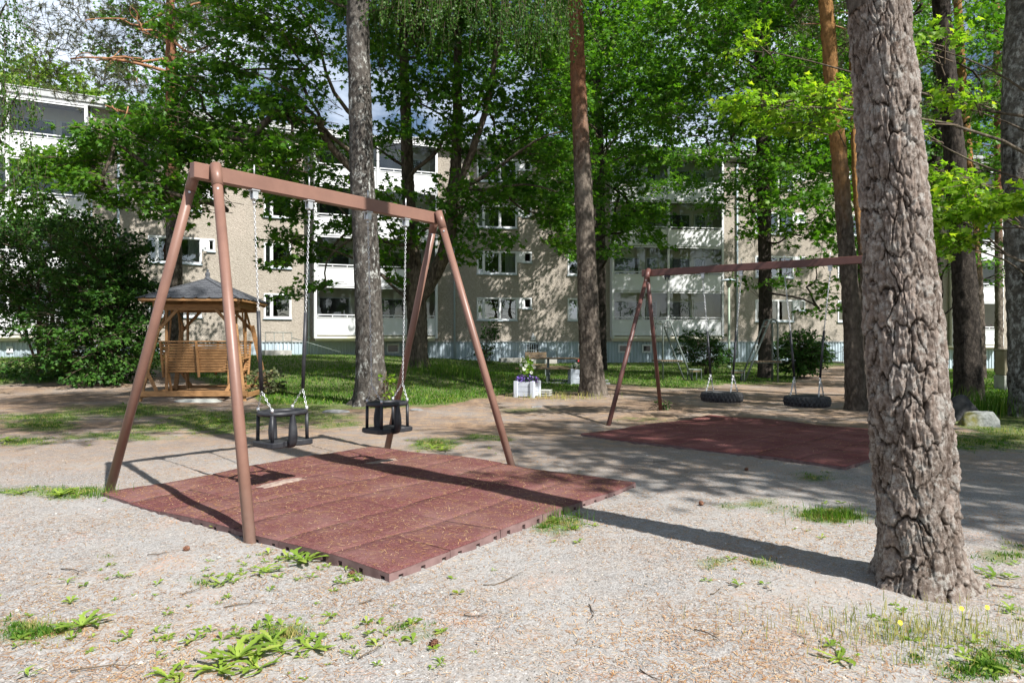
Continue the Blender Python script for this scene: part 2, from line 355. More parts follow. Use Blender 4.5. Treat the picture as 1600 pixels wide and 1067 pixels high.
    def lathe(s, prof, c=(0, 0, 0), n=16, smooth=True):
        c = Vector(c); vs = [c + Vector((r * math.cos(2 * math.pi * j / n), r * math.sin(2 * math.pi * j / n), z)) for r, z in prof for j in range(n)]
        fs = [(i * n + j, i * n + (j + 1) % n, (i + 1) * n + (j + 1) % n, (i + 1) * n + j) for i in range(len(prof) - 1) for j in range(n)]
        return s.add(vs, fs, smooth)
    def me(s, name, mat):
        me = bpy.data.meshes.new(name); me.from_pydata(s.v, [], s.f); me.materials.append(mat)
        me.polygons.foreach_set('use_smooth', s.sm); me.update(); return me
    def build(s, name, mat, parent=None, world=False, label=None): return link(name, s.me(name, mat), parent, world, label)

def ss(x): x = np.clip(x, 0, 1); return x * x * (3 - 2 * x)
def g(x, y):
    """height of the ground"""
    x = np.asarray(x, float); y = np.asarray(y, float)
    z = .55 * ss((y - 13) / 20) * ss((3 - x) / 14)
    z = z + .42 * np.exp(-((x + 3.1) ** 2 + (y - 22.3) ** 2) / (2 * 1.9 ** 2))
    z = z - .45 * ss((x - 18) / 10) * ss((y - 20) / 15)
    z = z + .012 * np.sin(x * 1.7 + y * .6) * np.sin(y * 1.3 - x * .4) * ss((np.hypot(x, y) - 1) / 4)
    return z
def gz(x, y): return float(g(x, y))
def G(px, py):
    """ground point seen at a pixel of the photograph"""
    D = 1387.1 / max(py - 533.5, 1)
    for _ in range(12):
        x = (px - 800) / F * D; D = (EYE - gz(x, D)) * F / max(py - 533.5, 1)
    return Vector(((px - 800) / F * D, D, gz((px - 800) / F * D, D)))
def W(px, py, D): return Vector(((px - 800) / F * D, D, EYE - (py - 533.5) / F * D))
def GX(px, D): x = (px - 800) / F * D; return Vector((x, D, gz(x, D)))

BL = [(70, 652, 80, 9, .9), (30, 690, 60, 8, .7), (210, 642, 120, 10, 1.0), (340, 658, 90, 17, 1.0), (170, 682, 100, 7, .8), (60, 664, 60, 9, 1.0), (250, 668, 60, 7, .7), (470, 650, 90, 12, .75),
      (680, 694, 40, 10, .8), (765, 684, 60, 8, .6), (110, 770, 55, 10, .8), (25, 765, 60, 10, .5), (870, 818, 45, 16, .8), (1300, 805, 55, 12, 1.0),
      (1120, 880, 45, 14, .38), (1195, 885, 30, 16, .4), (60, 990, 80, 26, .5), (650, 985, 55, 16, .55), (450, 985, 60, 18, .5), (1460, 1000, 150, 50, .26), (1150, 1000, 40, 40, .05),
      (1570, 860, 50, 18, .5), (1180, 790, 60, 12, .4), (1275, 745, 50, 9, .5), (1530, 690, 90, 16, 1.0), (430, 990, 60, 20, .4), (330, 910, 60, 10, .25), (540, 895, 40, 10, .3),
      (820, 640, 60, 6, .4), (1000, 655, 60, 7, .35), (1180, 665, 50, 4, .25), (1560, 1040, 90, 25, .6), (1490, 640, 40, 12, .6), (160, 865, 30, 8, .4), (520, 665, 60, 8, .6)]
EDGE_U = [-600, 0, 150, 230, 380, 430, 560, 700, 800, 905, 950, 1050, 1150, 1240, 1262, 1330, 1350, 1470, 1500, 1600, 2300]
EDGE_V = [612, 606, 602, 588, 612, 640, 640, 632, 614, 612, 600, 607, 600, 597, 572, 570, 612, 634, 668, 690, 700]
def dens(x, y):
    x = np.asarray(x, float); y = np.asarray(y, float); yy = np.maximum(y, 1.6)
    u = 800 + F * x / yy; v = 533.5 + 1387.1 / yy
    e = np.interp(u, EDGE_U, EDGE_V)
    wob = np.sin(x * 2.1 + 1) * np.cos(y * 1.7) * .5 + np.sin(x * 5.3 + y * 3.1) * .3
    d = ss((e - v + 3 * wob) / 9 + .5)
    for bu, bv, ru, rv, a in BL:
        q = ((u - bu) / ru) ** 2 + ((v - bv) / rv) ** 2
        d = np.maximum(d, a * np.exp(-q * 1.2) * (1 + .35 * wob))
    rag = np.sin(x * 9.1 + 2 * np.sin(y * 5.3)) * np.sin(y * 8.3 + 2 * np.sin(x * 4.1)) + .5 * np.sin(x * 23 + y * 17) * np.sin(y * 29 - x * 11)
    d = d + .42 * rag * d * (1 - d) * 4 * .6
    d = np.where(y < 1.8, .08, d)
    return np.clip(d, 0, 1)

MAT1 = (Vector((-.667, 3.708, 0)), Vector((.593, .806, 0)), Vector((-.806, .593, 0)), 6, 7)
MAT2 = (Vector((.95, 9.45, 0)), Vector((.70, -.714, 0)), Vector((.714, .70, 0)), 7, 7)
def on_mat(x, y, m, pad=0):
    O, a, b, na, nb = m; dx = x - O.x; dy = y - O.y; s_ = dx * a.x + dy * a.y; t_ = dx * b.x + dy * b.y
    return (s_ > -pad) & (s_ < na * .5 + pad) & (t_ > -pad) & (t_ < nb * .5 + pad)
# ------------------------------------------------------------ ground
def axis(lo, hi, d0, dmax, a, b, grow=1.12):
    xs = list(np.arange(a, b, d0)); d = d0; x = xs[-1]
    while x < hi: d = min(d * grow, dmax); x += d; xs.append(x)
    d = d0; x = xs[0]; left = []
    while x > lo: d = min(d * grow, dmax); x -= d; left.append(x)
    return np.array(left[::-1] + xs)
xs = axis(-420, 420, .075, 30, -9, 9, 1.03); ys = axis(-200, 700, .075, 30, 1.6, 16, 1.03)
X, Y = np.meshgrid(xs, ys); Z = g(X, Y)
rn = rng.normal(0, 1, X.shape) * .0035; Z = Z + rn * (np.hypot(X, Y) < 18)
under = on_mat(X, Y, MAT1, -.12); Z = np.where(under, Z - .03, Z); under = on_mat(X, Y, MAT2, -.12); Z = np.where(under, Z - .03, Z)
ny, nx = X.shape; idx = np.arange(nx * ny).reshape(ny, nx)
Q = np.stack([idx[:-1, :-1], idx[:-1, 1:], idx[1:, 1:], idx[1:, :-1]], -1).reshape(-1, 4)
V = np.stack([X, Y, Z], -1).reshape(-1, 3)
ground = link('ground', npmesh('ground', V, Q, M['ground'], True, {'grass': dens(X, Y).ravel()}))
tag(ground, 'grey gravel ground strewn with pine needles, turning to mown lawn', kind='structure')

# ------------------------------------------------------------ apartment building
class Seg:
    def __init__(s, p, q):
        s.o = Vector((p[0], p[1], 0)); q = Vector((q[0], q[1], 0)); s.L = (q - s.o).length; s.t = (q - s.o).normalized(); s.n = Vector((s.t.y, -s.t.x, 0))
        s.R = Matrix((s.t, -s.n, Vector((0, 0, 1)))).transposed()
    def s_at(s, px):
        k_ = (px - 800) / F; return (k_ * s.o.y - s.o.x) / (s.t.x - k_ * s.t.y)
    def P(s, a, out, z): return s.o + s.t * a + s.n * out + Vector((0, 0, z))
    def box(s, mb, a0, a1, z0, z1, o0, o1, bev=0):   # o = distance out of the wall plane
        return mb.box(s.P((a0 + a1) / 2, (o0 + o1) / 2, (z0 + z1) / 2), (abs(a1 - a0), abs(o1 - o0), abs(z1 - z0)), s.R, bev)
FL = 2.78
def wall(seg, parent, z0, z1, holes, name='wall'):
    aa = sorted({0.0, seg.L} | {h[0] for h in holes} | {h[1] for h in holes}); zz = sorted({z0, z1} | {h[2] for h in holes} | {h[3] for h in holes})
    aa = [a for a in aa if 0 <= a <= seg.L]; mb = MB()
    for i in range(len(aa) - 1):
        for j in range(len(zz) - 1):
            ca, cz = (aa[i] + aa[i + 1]) / 2, (zz[j] + zz[j + 1]) / 2
            if any(h[0] < ca < h[1] and h[2] < cz < h[3] for h in holes): continue
            mb.add([seg.P(aa[i], 0, zz[j]), seg.P(aa[i + 1], 0, zz[j]), seg.P(aa[i + 1], 0, zz[j + 1]), seg.P(aa[i], 0, zz[j + 1])], [(0, 1, 2, 3)])
    for a0, a1, b0, b1 in holes:
        c = [seg.P(a0, 0, b0), seg.P(a1, 0, b0), seg.P(a1, 0, b1), seg.P(a0, 0, b1)]; d = [p - seg.n * .2 for p in c]
        mb.add(c + d, [(i, (i + 1) % 4, 4 + (i + 1) % 4, 4 + i) for i in range(4)])
    return mb.build(name, M['render'], parent, True)
wi = 0
def window(seg, bld, a0, a1, z0, z1, mull, curtains=True, basement=False, room=True):
    """window > frame, sill, pane, curtain"""
    global wi; wi += 1; r = random.Random(wi)
    fw = .07 if not basement else .06
    mb = MB(); o0, o1 = -.10, .035
    seg.box(mb, a0, a1, z1 - fw, z1, o0, o1); seg.box(mb, a0, a1, z0, z0 + fw, o0, o1)
    seg.box(mb, a0, a0 + fw, z0 + fw, z1 - fw, o0, o1 - .003); seg.box(mb, a1 - fw, a1, z0 + fw, z1 - fw, o0, o1 - .003)
    xs_ = [a0 + fw] + [a0 + (a1 - a0) * m_ for m_ in mull] + [a1 - fw]
    for m_ in xs_[1:-1]: seg.box(mb, m_ - .045, m_ + .045, z0 + fw, z1 - fw, o0 + .01, o1 - .012)
    w_ = bpy.data.objects.new('window', mb.me('window', M['frame_w'])); COL.objects.link(w_); w_.parent = bld; w_.location = -bld.location
    def sub(name, mb_, mat):
        o = bpy.data.objects.new(name, mb_.me(name, mat)); COL.objects.link(o); o.parent = w_; return o
    if not basement:
        sub('sill', seg.box(MB(), a0 - .04, a1 + .04, z0 - .05, z0 - .003, -.02, .10), M['steel'])
    for i in range(len(xs_) - 1):
        l_, r_ = xs_[i] + (0 if i == 0 else .045), xs_[i + 1] - (0 if i == len(xs_) - 2 else .045)
        if r_ - l_ < .05: continue
        # sash inside each pane opening
        s_ = MB(); e = .035
        sub('pane', MB().add([seg.P(l_, -.04, z0 + fw), seg.P(r_, -.04, z0 + fw), seg.P(r_, -.04, z1 - fw), seg.P(l_, -.04, z1 - fw)], [(0, 1, 2, 3)]), M['glass_w'])
        seg.box(s_, l_, l_ + e, z0 + fw, z1 - fw, -.07, -.02); seg.box(s_, r_ - e, r_, z0 + fw, z1 - fw, -.07, -.02)
        seg.box(s_, l_ + e, r_ - e, z0 + fw, z0 + fw + e, -.07, -.02); seg.box(s_, l_ + e, r_ - e, z1 - fw - e, z1 - fw, -.07, -.02)
        sub('sash', s_, M['frame_w'])
    if curtains:
        for side in (0, 1):
            if r.random() < .6:
                wdt = (a1 - a0) * r.uniform(.1, .32); c0 = a0 + fw if side == 0 else a1 - fw - wdt
                vs = []; n_ = 24
                for j in range(n_ + 1):
                    oo = -.2 - .03 * math.sin(j * 1.9)
                    vs += [seg.P(c0 + wdt * j / n_, oo, z0 - .1), seg.P(c0 + wdt * j / n_, oo, z1 + .05)]
                sub('curtain', MB().add(vs, [(2 * j, 2 * j + 2, 2 * j + 3, 2 * j + 1) for j in range(n_)], True), M['curtain'])
        if r.random() < .45:
            pb = MB(); 
            for q in range(r.randint(1, 3)):
                a_ = r.uniform(a0 + .25, a1 - .25); pb.lathe([(.0, 0), (.07, 0), (.09, .14), (0, .14)], seg.P(a_, -.17, z0 + fw), 8)
                for t_ in range(14):
                    p = seg.P(a_ + r.gauss(0, .09), -.17, z0 + fw + .2 + r.random() * .22); d = Vector((r.gauss(0, 1), r.gauss(0, 1), r.gauss(0, 1))) * .05
                    pb.add([p, p + d, p + d.cross(Vector((0, 0, 1))) + Vector((0, 0, .04))], [(0, 1, 2)])
            sub('potted_plant', pb, M['lilac'])
    if room: 
        rb = MB(); depth = -.9
        c = [seg.P(a0 - .3, -.21, z0 - .3), seg.P(a1 + .3, -.21, z0 - .3), seg.P(a1 + .3, -.21, z1 + .3), seg.P(a0 - .3, -.21, z1 + .3)]; d = [p + seg.n * depth for p in c]
        rb.add(c + d, [(4, 5, 6, 7)] + [(i, 4 + i, 4 + (i + 1) % 4, (i + 1) % 4) for i in range(4)])
        sub('room', rb, M['room'])
    return w_
def side_panel(seg, bld, a0, a1, z0, z1):
    mb = MB(); seg.box(mb, a0, a1, z0, z1, -.12, .02)
    for i in range(1, 5): seg.box(mb, a0 + (a1 - a0) * i / 5 - .008, a0 + (a1 - a0) * i / 5 + .008, z0, z1, .02, .027)
    return mb.build('ribbed_panel', M['frame_w'], bld, True)
def balcony(seg, bld, a0, a1, zb, out, first=False, win=(.08, .62, .70, .92), seedv=0):
    """zb = floor level of that storey; balcony > parapet, rail, glass panel, back wall, door, back window"""
    b = bpy.data.objects.new('balcony', None); COL.objects.link(b); b.parent = bld; b.location = -bld.location
    def sub(name, mb_, mat):
        o = bpy.data.objects.new(name, mb_.me(name, mat)); COL.objects.link(o); o.parent = b; return o
    ztop = zb + FL - .25
    sub('floor_slab', seg.box(seg.box(MB(), a0, a1, zb - .14, zb, -1.3, out - .02), a0, a1, zb - .23, zb - .14, out - .12, out - .05) if False else seg.box(MB(), a0, a1, zb - .12, zb, -.9, out - .04), M['render_smooth'])
    pm = MB(); seg.box(pm, a0 + .02, a1 - .02, zb - .02, zb + .86, out - .05, out)
    seg.box(pm, a0 + .02, a1 - .02, zb + .86, zb + .90, out - .07, out + .03)
    seg.box(pm, a0 + .02, a1 - .02, zb - .09, zb - .02, out - .06, out + .035)
    sub('parapet', pm, M['white'])
    if seedv % 3 != 1:
        for i in range(1, 6): pass
    rm = MB(); seg.box(rm, a0 + .03, a1 - .03, zb + 1.0, zb + 1.05, out - .02, out + .04)
    n_ = 4
    for i in range(n_ + 1):
        a_ = a0 + .05 + (a1 - a0 - .1) * i / n_; seg.box(rm, a_ - .018, a_ + .018, zb + .88, zb + 1.0, out - .012, out + .03)
    sub('rail', rm, M['frame_w'])
    hm = MB(); seg.box(hm, a0 + .02, a1 - .02, ztop, ztop + .06, out - .08, out + .01); seg.box(hm, a0 + .02, a1 - .02, ztop + .10, ztop + .15, out - .08, out + .03)
    sub('top_rail', hm, M['frame_w'])
    ng = 4
    for i in range(ng):
        l_ = a0 + .03 + (a1 - a0 - .06) * i / ng; r_ = a0 + .03 + (a1 - a0 - .06) * (i + 1) / ng
        sub('glass_panel', MB().add([seg.P(l_ + .004, out - .04, zb + .90), seg.P(r_ - .004, out - .04, zb + .90), seg.P(r_ - .004, out - .04, ztop), seg.P(l_ + .004, out - .04, ztop)], [(0, 1, 2, 3)]), M['glass'])
    # recess: back wall, sides, ceiling
    bm_ = MB(); bk = -.85
    c = [seg.P(a0, bk, zb), seg.P(a1, bk, zb), seg.P(a1, bk, ztop + .13), seg.P(a0, bk, ztop + .13)]; f_ = [seg.P(a0, out - .09, zb), seg.P(a1, out - .09, zb), seg.P(a1, out - .09, ztop + .13), seg.P(a0, out - .09, ztop + .13)]
    bm_.add(c + f_, [(0, 1, 2, 3), (0, 3, 7, 4), (1, 5, 6, 2), (3, 2, 6, 7)])
    sub('back_wall', bm_, M['render_smooth'])
    w = a1 - a0
    for nm, x0, x1, y0, y1 in (('back_window', win[0], win[1], .75, 2.1), ('balcony_door', win[2], win[3], .1, 2.1)):
        fm = MB(); q0, q1 = a0 + w * x0, a0 + w * x1
        seg.box(fm, q0, q1, zb + y1 - .08, zb + y1, bk, bk + .07); seg.box(fm, q0, q1, zb + y0, zb + y0 + .08, bk, bk + .07)
        seg.box(fm, q0, q0 + .08, zb + y0 + .08, zb + y1 - .08, bk, bk + .068); seg.box(fm, q1 - .08, q1, zb + y0 + .08, zb + y1 - .08, bk, bk + .068)
        sub(nm, fm, M['frame_w'])
        sub('dark_glass', seg.box(MB(), q0 + .08, q1 - .08, zb + y0 + .08, zb + y1 - .08, bk + .004, bk + .03), M['glassdark'])
    r = random.Random(seedv * 7 + 3)
    if r.random() < .75:
        fb = MB()
        for q in range(r.randint(1, 4)):
            a_ = r.uniform(a0 + .3, a1 - .3); base = seg.P(a_, out - .25, zb + .78)
            for t_ in range(26):
                p = base + Vector((r.gauss(0, .16), r.gauss(0, .05), abs(r.gauss(.12, .12)))); d = Vector((r.gauss(0, 1), r.gauss(0, 1), r.gauss(0, 1))) * .05
                fb.add([p, p + d, p + d.cross(Vector((.3, .2, 1))) + Vector((0, 0, .03))], [(0, 1, 2)])
        sub('potted_plant', fb, [M['lilac'], M['pink'], M['maple_bright']][seedv % 3])
    return b
k = N('dark_window_glass'); M['glassdark'] = k.fin(k.mix(k.ramp(k.noise(k.geo(), .8, 3), [(.4, 0), (.6, 1)]), (.012, .014, .014), (.05, .055, .05)), .06, .6)

bld = thing('apartment_building', 'long beige four-storey apartment block with white glazed balconies behind the trees', 'building', (-2, 41, 0))
SL = Seg((-30.0, 28.95), (-8.0, 40.2)); SR = Seg((-8.0, 40.2), (26.5, 44.72))
ZW = 12.80
holesL, holesR = [], []; todo = []
def col_std(seg, holes, p0, p1, mull, side=None, rows=range(4)):
    a0, a1 = seg.s_at(p0), seg.s_at(p1)
    for r_ in rows:
        z0 = 2.57 + FL * r_; z1 = z0 + 1.37
        holes.append((a0, a1, z0, z1)); todo.append((seg, a0, a1, z0, z1, mull))
        if side:
            b1 = seg.s_at(side); dirn = 1 if b1 > a1 else -1
            if dirn > 0: h = (a1, b1, z1 - .66, z1)
            else: h = (b1, a0, z1 - .66, z1)
            holes.append(h); todo.append((seg, h, 'side'))
col_std(SL, holesL, 231, 315, (.16, .55), 336); col_std(SL, holesL, 412, 455, (.28,))
col_std(SR, holesR, 745, 808, (.17, .57), 831); col_std(SR, holesR, 887, 927, (.42,))
col_std(SR, holesR, 1180, 1240, (.2, .6), 1258); col_std(SR, holesR, 1309, 1349, (.45,)); col_std(SR, holesR, 1400, 1440, (.45,))
ZB = 1.75
# balcony stacks: (segment, pixel edges of bays, out)
SBC = Seg((-11.45, 37.85), (-4.62, 40.35))
def hole_px(seg, holes, p0, p1): a0, a1 = seg.s_at(p0), seg.s_at(p1); holes.append((a0, a1, ZB - .12, ZW - .2)); return a0, a1
hole_px(SL, holesL, -120, 136); holesL.append((SL.s_at(492), SL.L - .001, ZB - .12, ZW - .2)); holesR.append((0.001, SR.s_at(679), ZB - .12, ZW - .2)); hole_px(SR, holesR, 955, 1124)
# corrugated base and basement windows
wall(SL, bld, 1.3, ZW, holesL); wall(SR, bld, 1.3, ZW, holesR)
for t_ in todo:
    if t_[-1] == 'side':
        seg, h, _ = t_; w_ = h[1] - h[0]
        side_panel(seg, bld, h[0] + .002, h[0] + w_ * .42, h[2], h[3]); window(seg, bld, h[0] + w_ * .42 + .003, h[1], h[2], h[3], (), False)
    else: window(*t_[:1], bld, *t_[1:5], t_[5])
def stack(seg, p0, p1, nb, out, sgn):
    a0, a1 = seg.s_at(p0), seg.s_at(p1); pw = .13
    for i in range(nb + 1):
        c = a0 + pw / 2 + (a1 - a0 - pw) * i / nb
        seg.box(MB(), c - pw / 2, c + pw / 2, ZB - .28, ZW - .05, out - .16, out + .05).build('balcony_post', M['white'], bld, True)
    for i in (0, nb):
        c = a0 + .03 + (a1 - a0 - .06) * i / nb; seg.box(MB(), c - .03, c + .03, ZB - .2, ZW - .05, -.85, out - .17).build('balcony_side_wall', M['white'], bld, True)
    seg.box(seg.box(MB(), a0, a1, ZB - .28, ZB - .16, -.3, out + .02), a0 + .1, a1 - .1, ZB - .42, ZB - .28, -.3, out - .2).build('base_slab', M['render_smooth'], bld, True)
    for i in range(nb):
        b0 = a0 + pw + (a1 - a0 - pw) * i / nb; b1 = a0 + (a1 - a0 - pw) * (i + 1) / nb
        for r_ in range(4): balcony(seg, bld, b0, b1, ZB + FL * r_, out, r_ == 0, (.05, .60, .72, .93) if i % 2 == 0 else (.02, .55, .62, .86), sgn + i * 4 + r_)
stack(SL, -120, 138, 2, .5, 1); stack(SBC, 490, 680, 2, .55, 12); stack(SR, 953, 1126, 2, .45, 25)
def plinth(seg, parent, z1, zlow, p_windows, a_from=0, a_to=None):
    a_to = a_to or seg.L; step = .20; n_ = int((a_to - a_from) / step); vs = []; 
    for i in range(n_ + 1):
        a = a_from + i * step
        for da, oo in ((0, -.06), (.07, -.06), (.10, -.015), (.17, -.015)):
            zz = gz(*(seg.P(a + da, 0, 0).xy)) - .1
            vs += [seg.P(a + da, oo, zz), seg.P(a + da, oo, z1)]
    m_ = len(vs) // 2
    MB().add(vs, [(2 * j, 2 * j + 2, 2 * j + 3, 2 * j + 1) for j in range(m_ - 1)]).build('corrugated_plinth', M['steel'], parent, True)
    seg.box(MB(), a_from, a_to, z1 - .03, z1 + .02, -.03, .03).build('drip_edge', M['roof'], parent, True)
    for p0, p1, y0, y1 in p_windows:
        a0, a1 = seg.s_at(p0), seg.s_at(p1); D = seg.P((a0 + a1) / 2, 0, 0).y; zt = EYE - (y0 - 533.5) / F * D; zb = EYE - (y1 - 533.5) / F * D
        w_ = MB(); fw = .09
        seg.box(w_, a0, a1, zt - fw, zt, -.05, .04); seg.box(w_, a0, a1, zb, zb + fw, -.05, .04); seg.box(w_, a0, a0 + fw, zb + fw, zt - fw, -.05, .038); seg.box(w_, a1 - fw, a1, zb + fw, zt - fw, -.05, .038)
        o = w_.build('basement_window', M['frame_w'], parent, True)
        q = seg.box(MB(), a0 + fw, a1 - fw, zb + fw, zt - fw, -.04, .004).me('pane', M['glassdark']); q = bpy.data.objects.new('pane', q); COL.objects.link(q); q.parent = o
plinth(SL, bld, 1.3, 0, [(10, 20, 541, 551), (300, 318, 540, 551)])
plinth(SR, bld, 1.3, 0, [(604, 624, 537, 552), (903, 910, 537, 550), (966, 986, 538, 551), (1003, 1018, 538, 551), (1058, 1074, 539, 551), (1180, 1195, 538, 551)])
# barred vent window and wall box by the second window column
a0, a1 = SR.s_at(823), SR.s_at(841); vb = SR.box(MB(), a0, a1, .52, 1.14, -.05, -.004).build('vent_opening', M['room'], bld, True)
bars = MB()
for i in range(6): c = a0 + (a1 - a0) * i / 5; SR.box(bars, c - .02, c + .02, .52, 1.14, -.004, .03)
bars.build('grille', M['steel'], bld, True)
lb = MB(); a = SR.s_at(833); SR.box(lb, a - .13, a + .13, 1.36, 1.66, 0, .13, .02); SR.box(lb, a - .03, a + .03, 1.66, 1.80, 0, .06)
lb.tube([SR.P(a, .13, 1.51), SR.P(a, .15, 1.51)], .06, 12); lb.build('wall_lamp', M['frame_w'], bld, True)
SR.box(MB(), a - .022, a + .022, 1.49, 1.53, .15, .16).build('lamp_eye', M['room'], bld, True)
# drainpipes
for seg, px in ((SL, 185), (SR, 710), (SR, 1151), (SL, 482), (SL, 143)):
    a = seg.s_at(px); mb = MB(); mb.tube([seg.P(a, .10, .25), seg.P(a, .10, ZW)], .055 if px not in (482, 143) else .04, 10)
    for z in (1.5, 4.2, 7, 9.8, 12.2): seg.box(mb, a - .08, a + .08, z, z + .05, 0, .14)
    mb.build('drainpipe', M['steel'], bld, True)
# roof: fascia, soffit, sheet
for seg, e in ((SL, 0), (SR, 0)):
    rf = MB(); seg.box(rf, -.3, seg.L + .15, ZW, ZW + .14, -9, .42); seg.box(rf, -.3, seg.L + .15, ZW + .143, ZW + .42, .30, .50); seg.box(rf, -.3, seg.L + .15, ZW + .42, ZW + .46, -9, .54)
    rf.build('roof', M['roof'] if seg is SR else M['roof'], bld, True)
    SRF = MB(); seg.box(SRF, 0, seg.L, 1.2, ZW, -9.2, -9); SRF.build('rear_wall', M['render'], bld, True)
for seg, px in ((SR, 822), (SR, 1050), (SL, 300)):
    a = seg.s_at(px); mb = seg.box(MB(), a - .5, a + .5, ZW + .46, ZW + 1.4, -4, -2.8, .03); seg.box(mb, a - .6, a + .6, ZW + 1.4, ZW + 1.5, -4.1, -2.7); mb.build('chimney', M['white'], bld, True)
for seg, a in ((SL, 0.02), (SR, SR.L - .02)):
    MB().add([seg.P(a, 0, 0), seg.P(a, -9.1, 0), seg.P(a, -9.1, ZW), seg.P(a, 0, ZW)], [(0, 1, 2, 3)]).build('end_wall', M['render'], bld, True)
# access ramps with railings
def ramp_thing(seg, p0, p1, label, down_right):
    a0, a1 = seg.s_at(p0), seg.s_at(p1); base = seg.P((a0 + a1) / 2, .9, 0); zg = gz(base.x, base.y)
    t = thing('entrance_landing', label, 'ramp', (base.x, base.y, zg))
    seg.box(MB(), a0, a1, zg - .1, zg + .28, .35, 1.7).build('slab', M['concrete'], t, True)
    top = zg + 1.22; mb = MB()
    mb.tube([seg.P(a0, 1.65, top), seg.P(a1, 1.65, top)], .022, 8)
    n_ = 3
    for i in range(n_ + 1):
        a = a0 + (a1 - a0) * i / n_; mb.tube([seg.P(a, 1.65, zg + .25), seg.P(a, 1.65, top)], .018, 6)
    mb.tube([seg.P(a0, 1.65, zg + .75), seg.P(a1, 1.65, zg + .75)], .014, 6)
    e = a1 if down_right else a0; sg = 1 if down_right else -1
    mb.tube([seg.P(e, 1.68, zg + .95), seg.P(e + sg * 2.6, 1.68, zg + .15)], .02, 6)
    mb.build('railing', M['galv_d'], t, True)
ramp_thing(SL, 408, 448, 'concrete landing with steel railing below the left kitchen windows', True)
ramp_thing(SR, 778, 862, 'concrete landing with long steel railing behind the picnic table', False)
ramp_thing(SR, 1292, 1420, 'low landing with railing at the right end of the block', False)

# second block, far right
b2 = thing('apartment_building', 'white-balconied block seen between the trunks at far right', 'building', (32, 46, -.4), group=None)
SZ = Seg((27.9, 44.2), (52, 47.0)); h2 = []
a0, a1 = SZ.s_at(1481), SZ.s_at(1556)
zsh = -.55; h2.append((a0, a1, ZB + zsh - .12, ZW - .2))
wall(SZ, b2, .75, ZW, h2)
for c in (a0 + .07, a1 - .07): SZ.box(MB(), c - .09, c + .09, ZB + zsh - .28, ZW - .05, .40, .62).build('balcony_post', M['white'], b2, True)
SZ.box(MB(), a0, a1, ZB + zsh - .3, ZB + zsh - .14, -.3, .57).build('base_slab', M['render_smooth'], b2, True)
for r_ in range(4): balcony(SZ, b2, a0 + .17, a1 - .17, ZB + zsh + FL * r_, .55, r_ == 0, (.05, .6, .7, .92), 40 + r_)
plinth(SZ, b2, .78, 0, [(1531, 1541, 548, 562)])
rf = MB(); SZ.box(rf, -.3, SZ.L, ZW, ZW + .14, -9, .42); SZ.box(rf, -.3, SZ.L, ZW + .143, ZW + .46, .3, .5); rf.build('roof', M['roof'], b2, True)
SZ.box(MB(), 0, SZ.L, 0, ZW, -9.2, -9).build('rear_wall', M['render'], b2, True)
MB().add([SZ.P(.02, 0, 0), SZ.P(.02, -9.1, 0), SZ.P(.02, -9.1, ZW), SZ.P(.02, 0, ZW)], [(0, 1, 2, 3)]).build('end_wall', M['render'], b2, True)
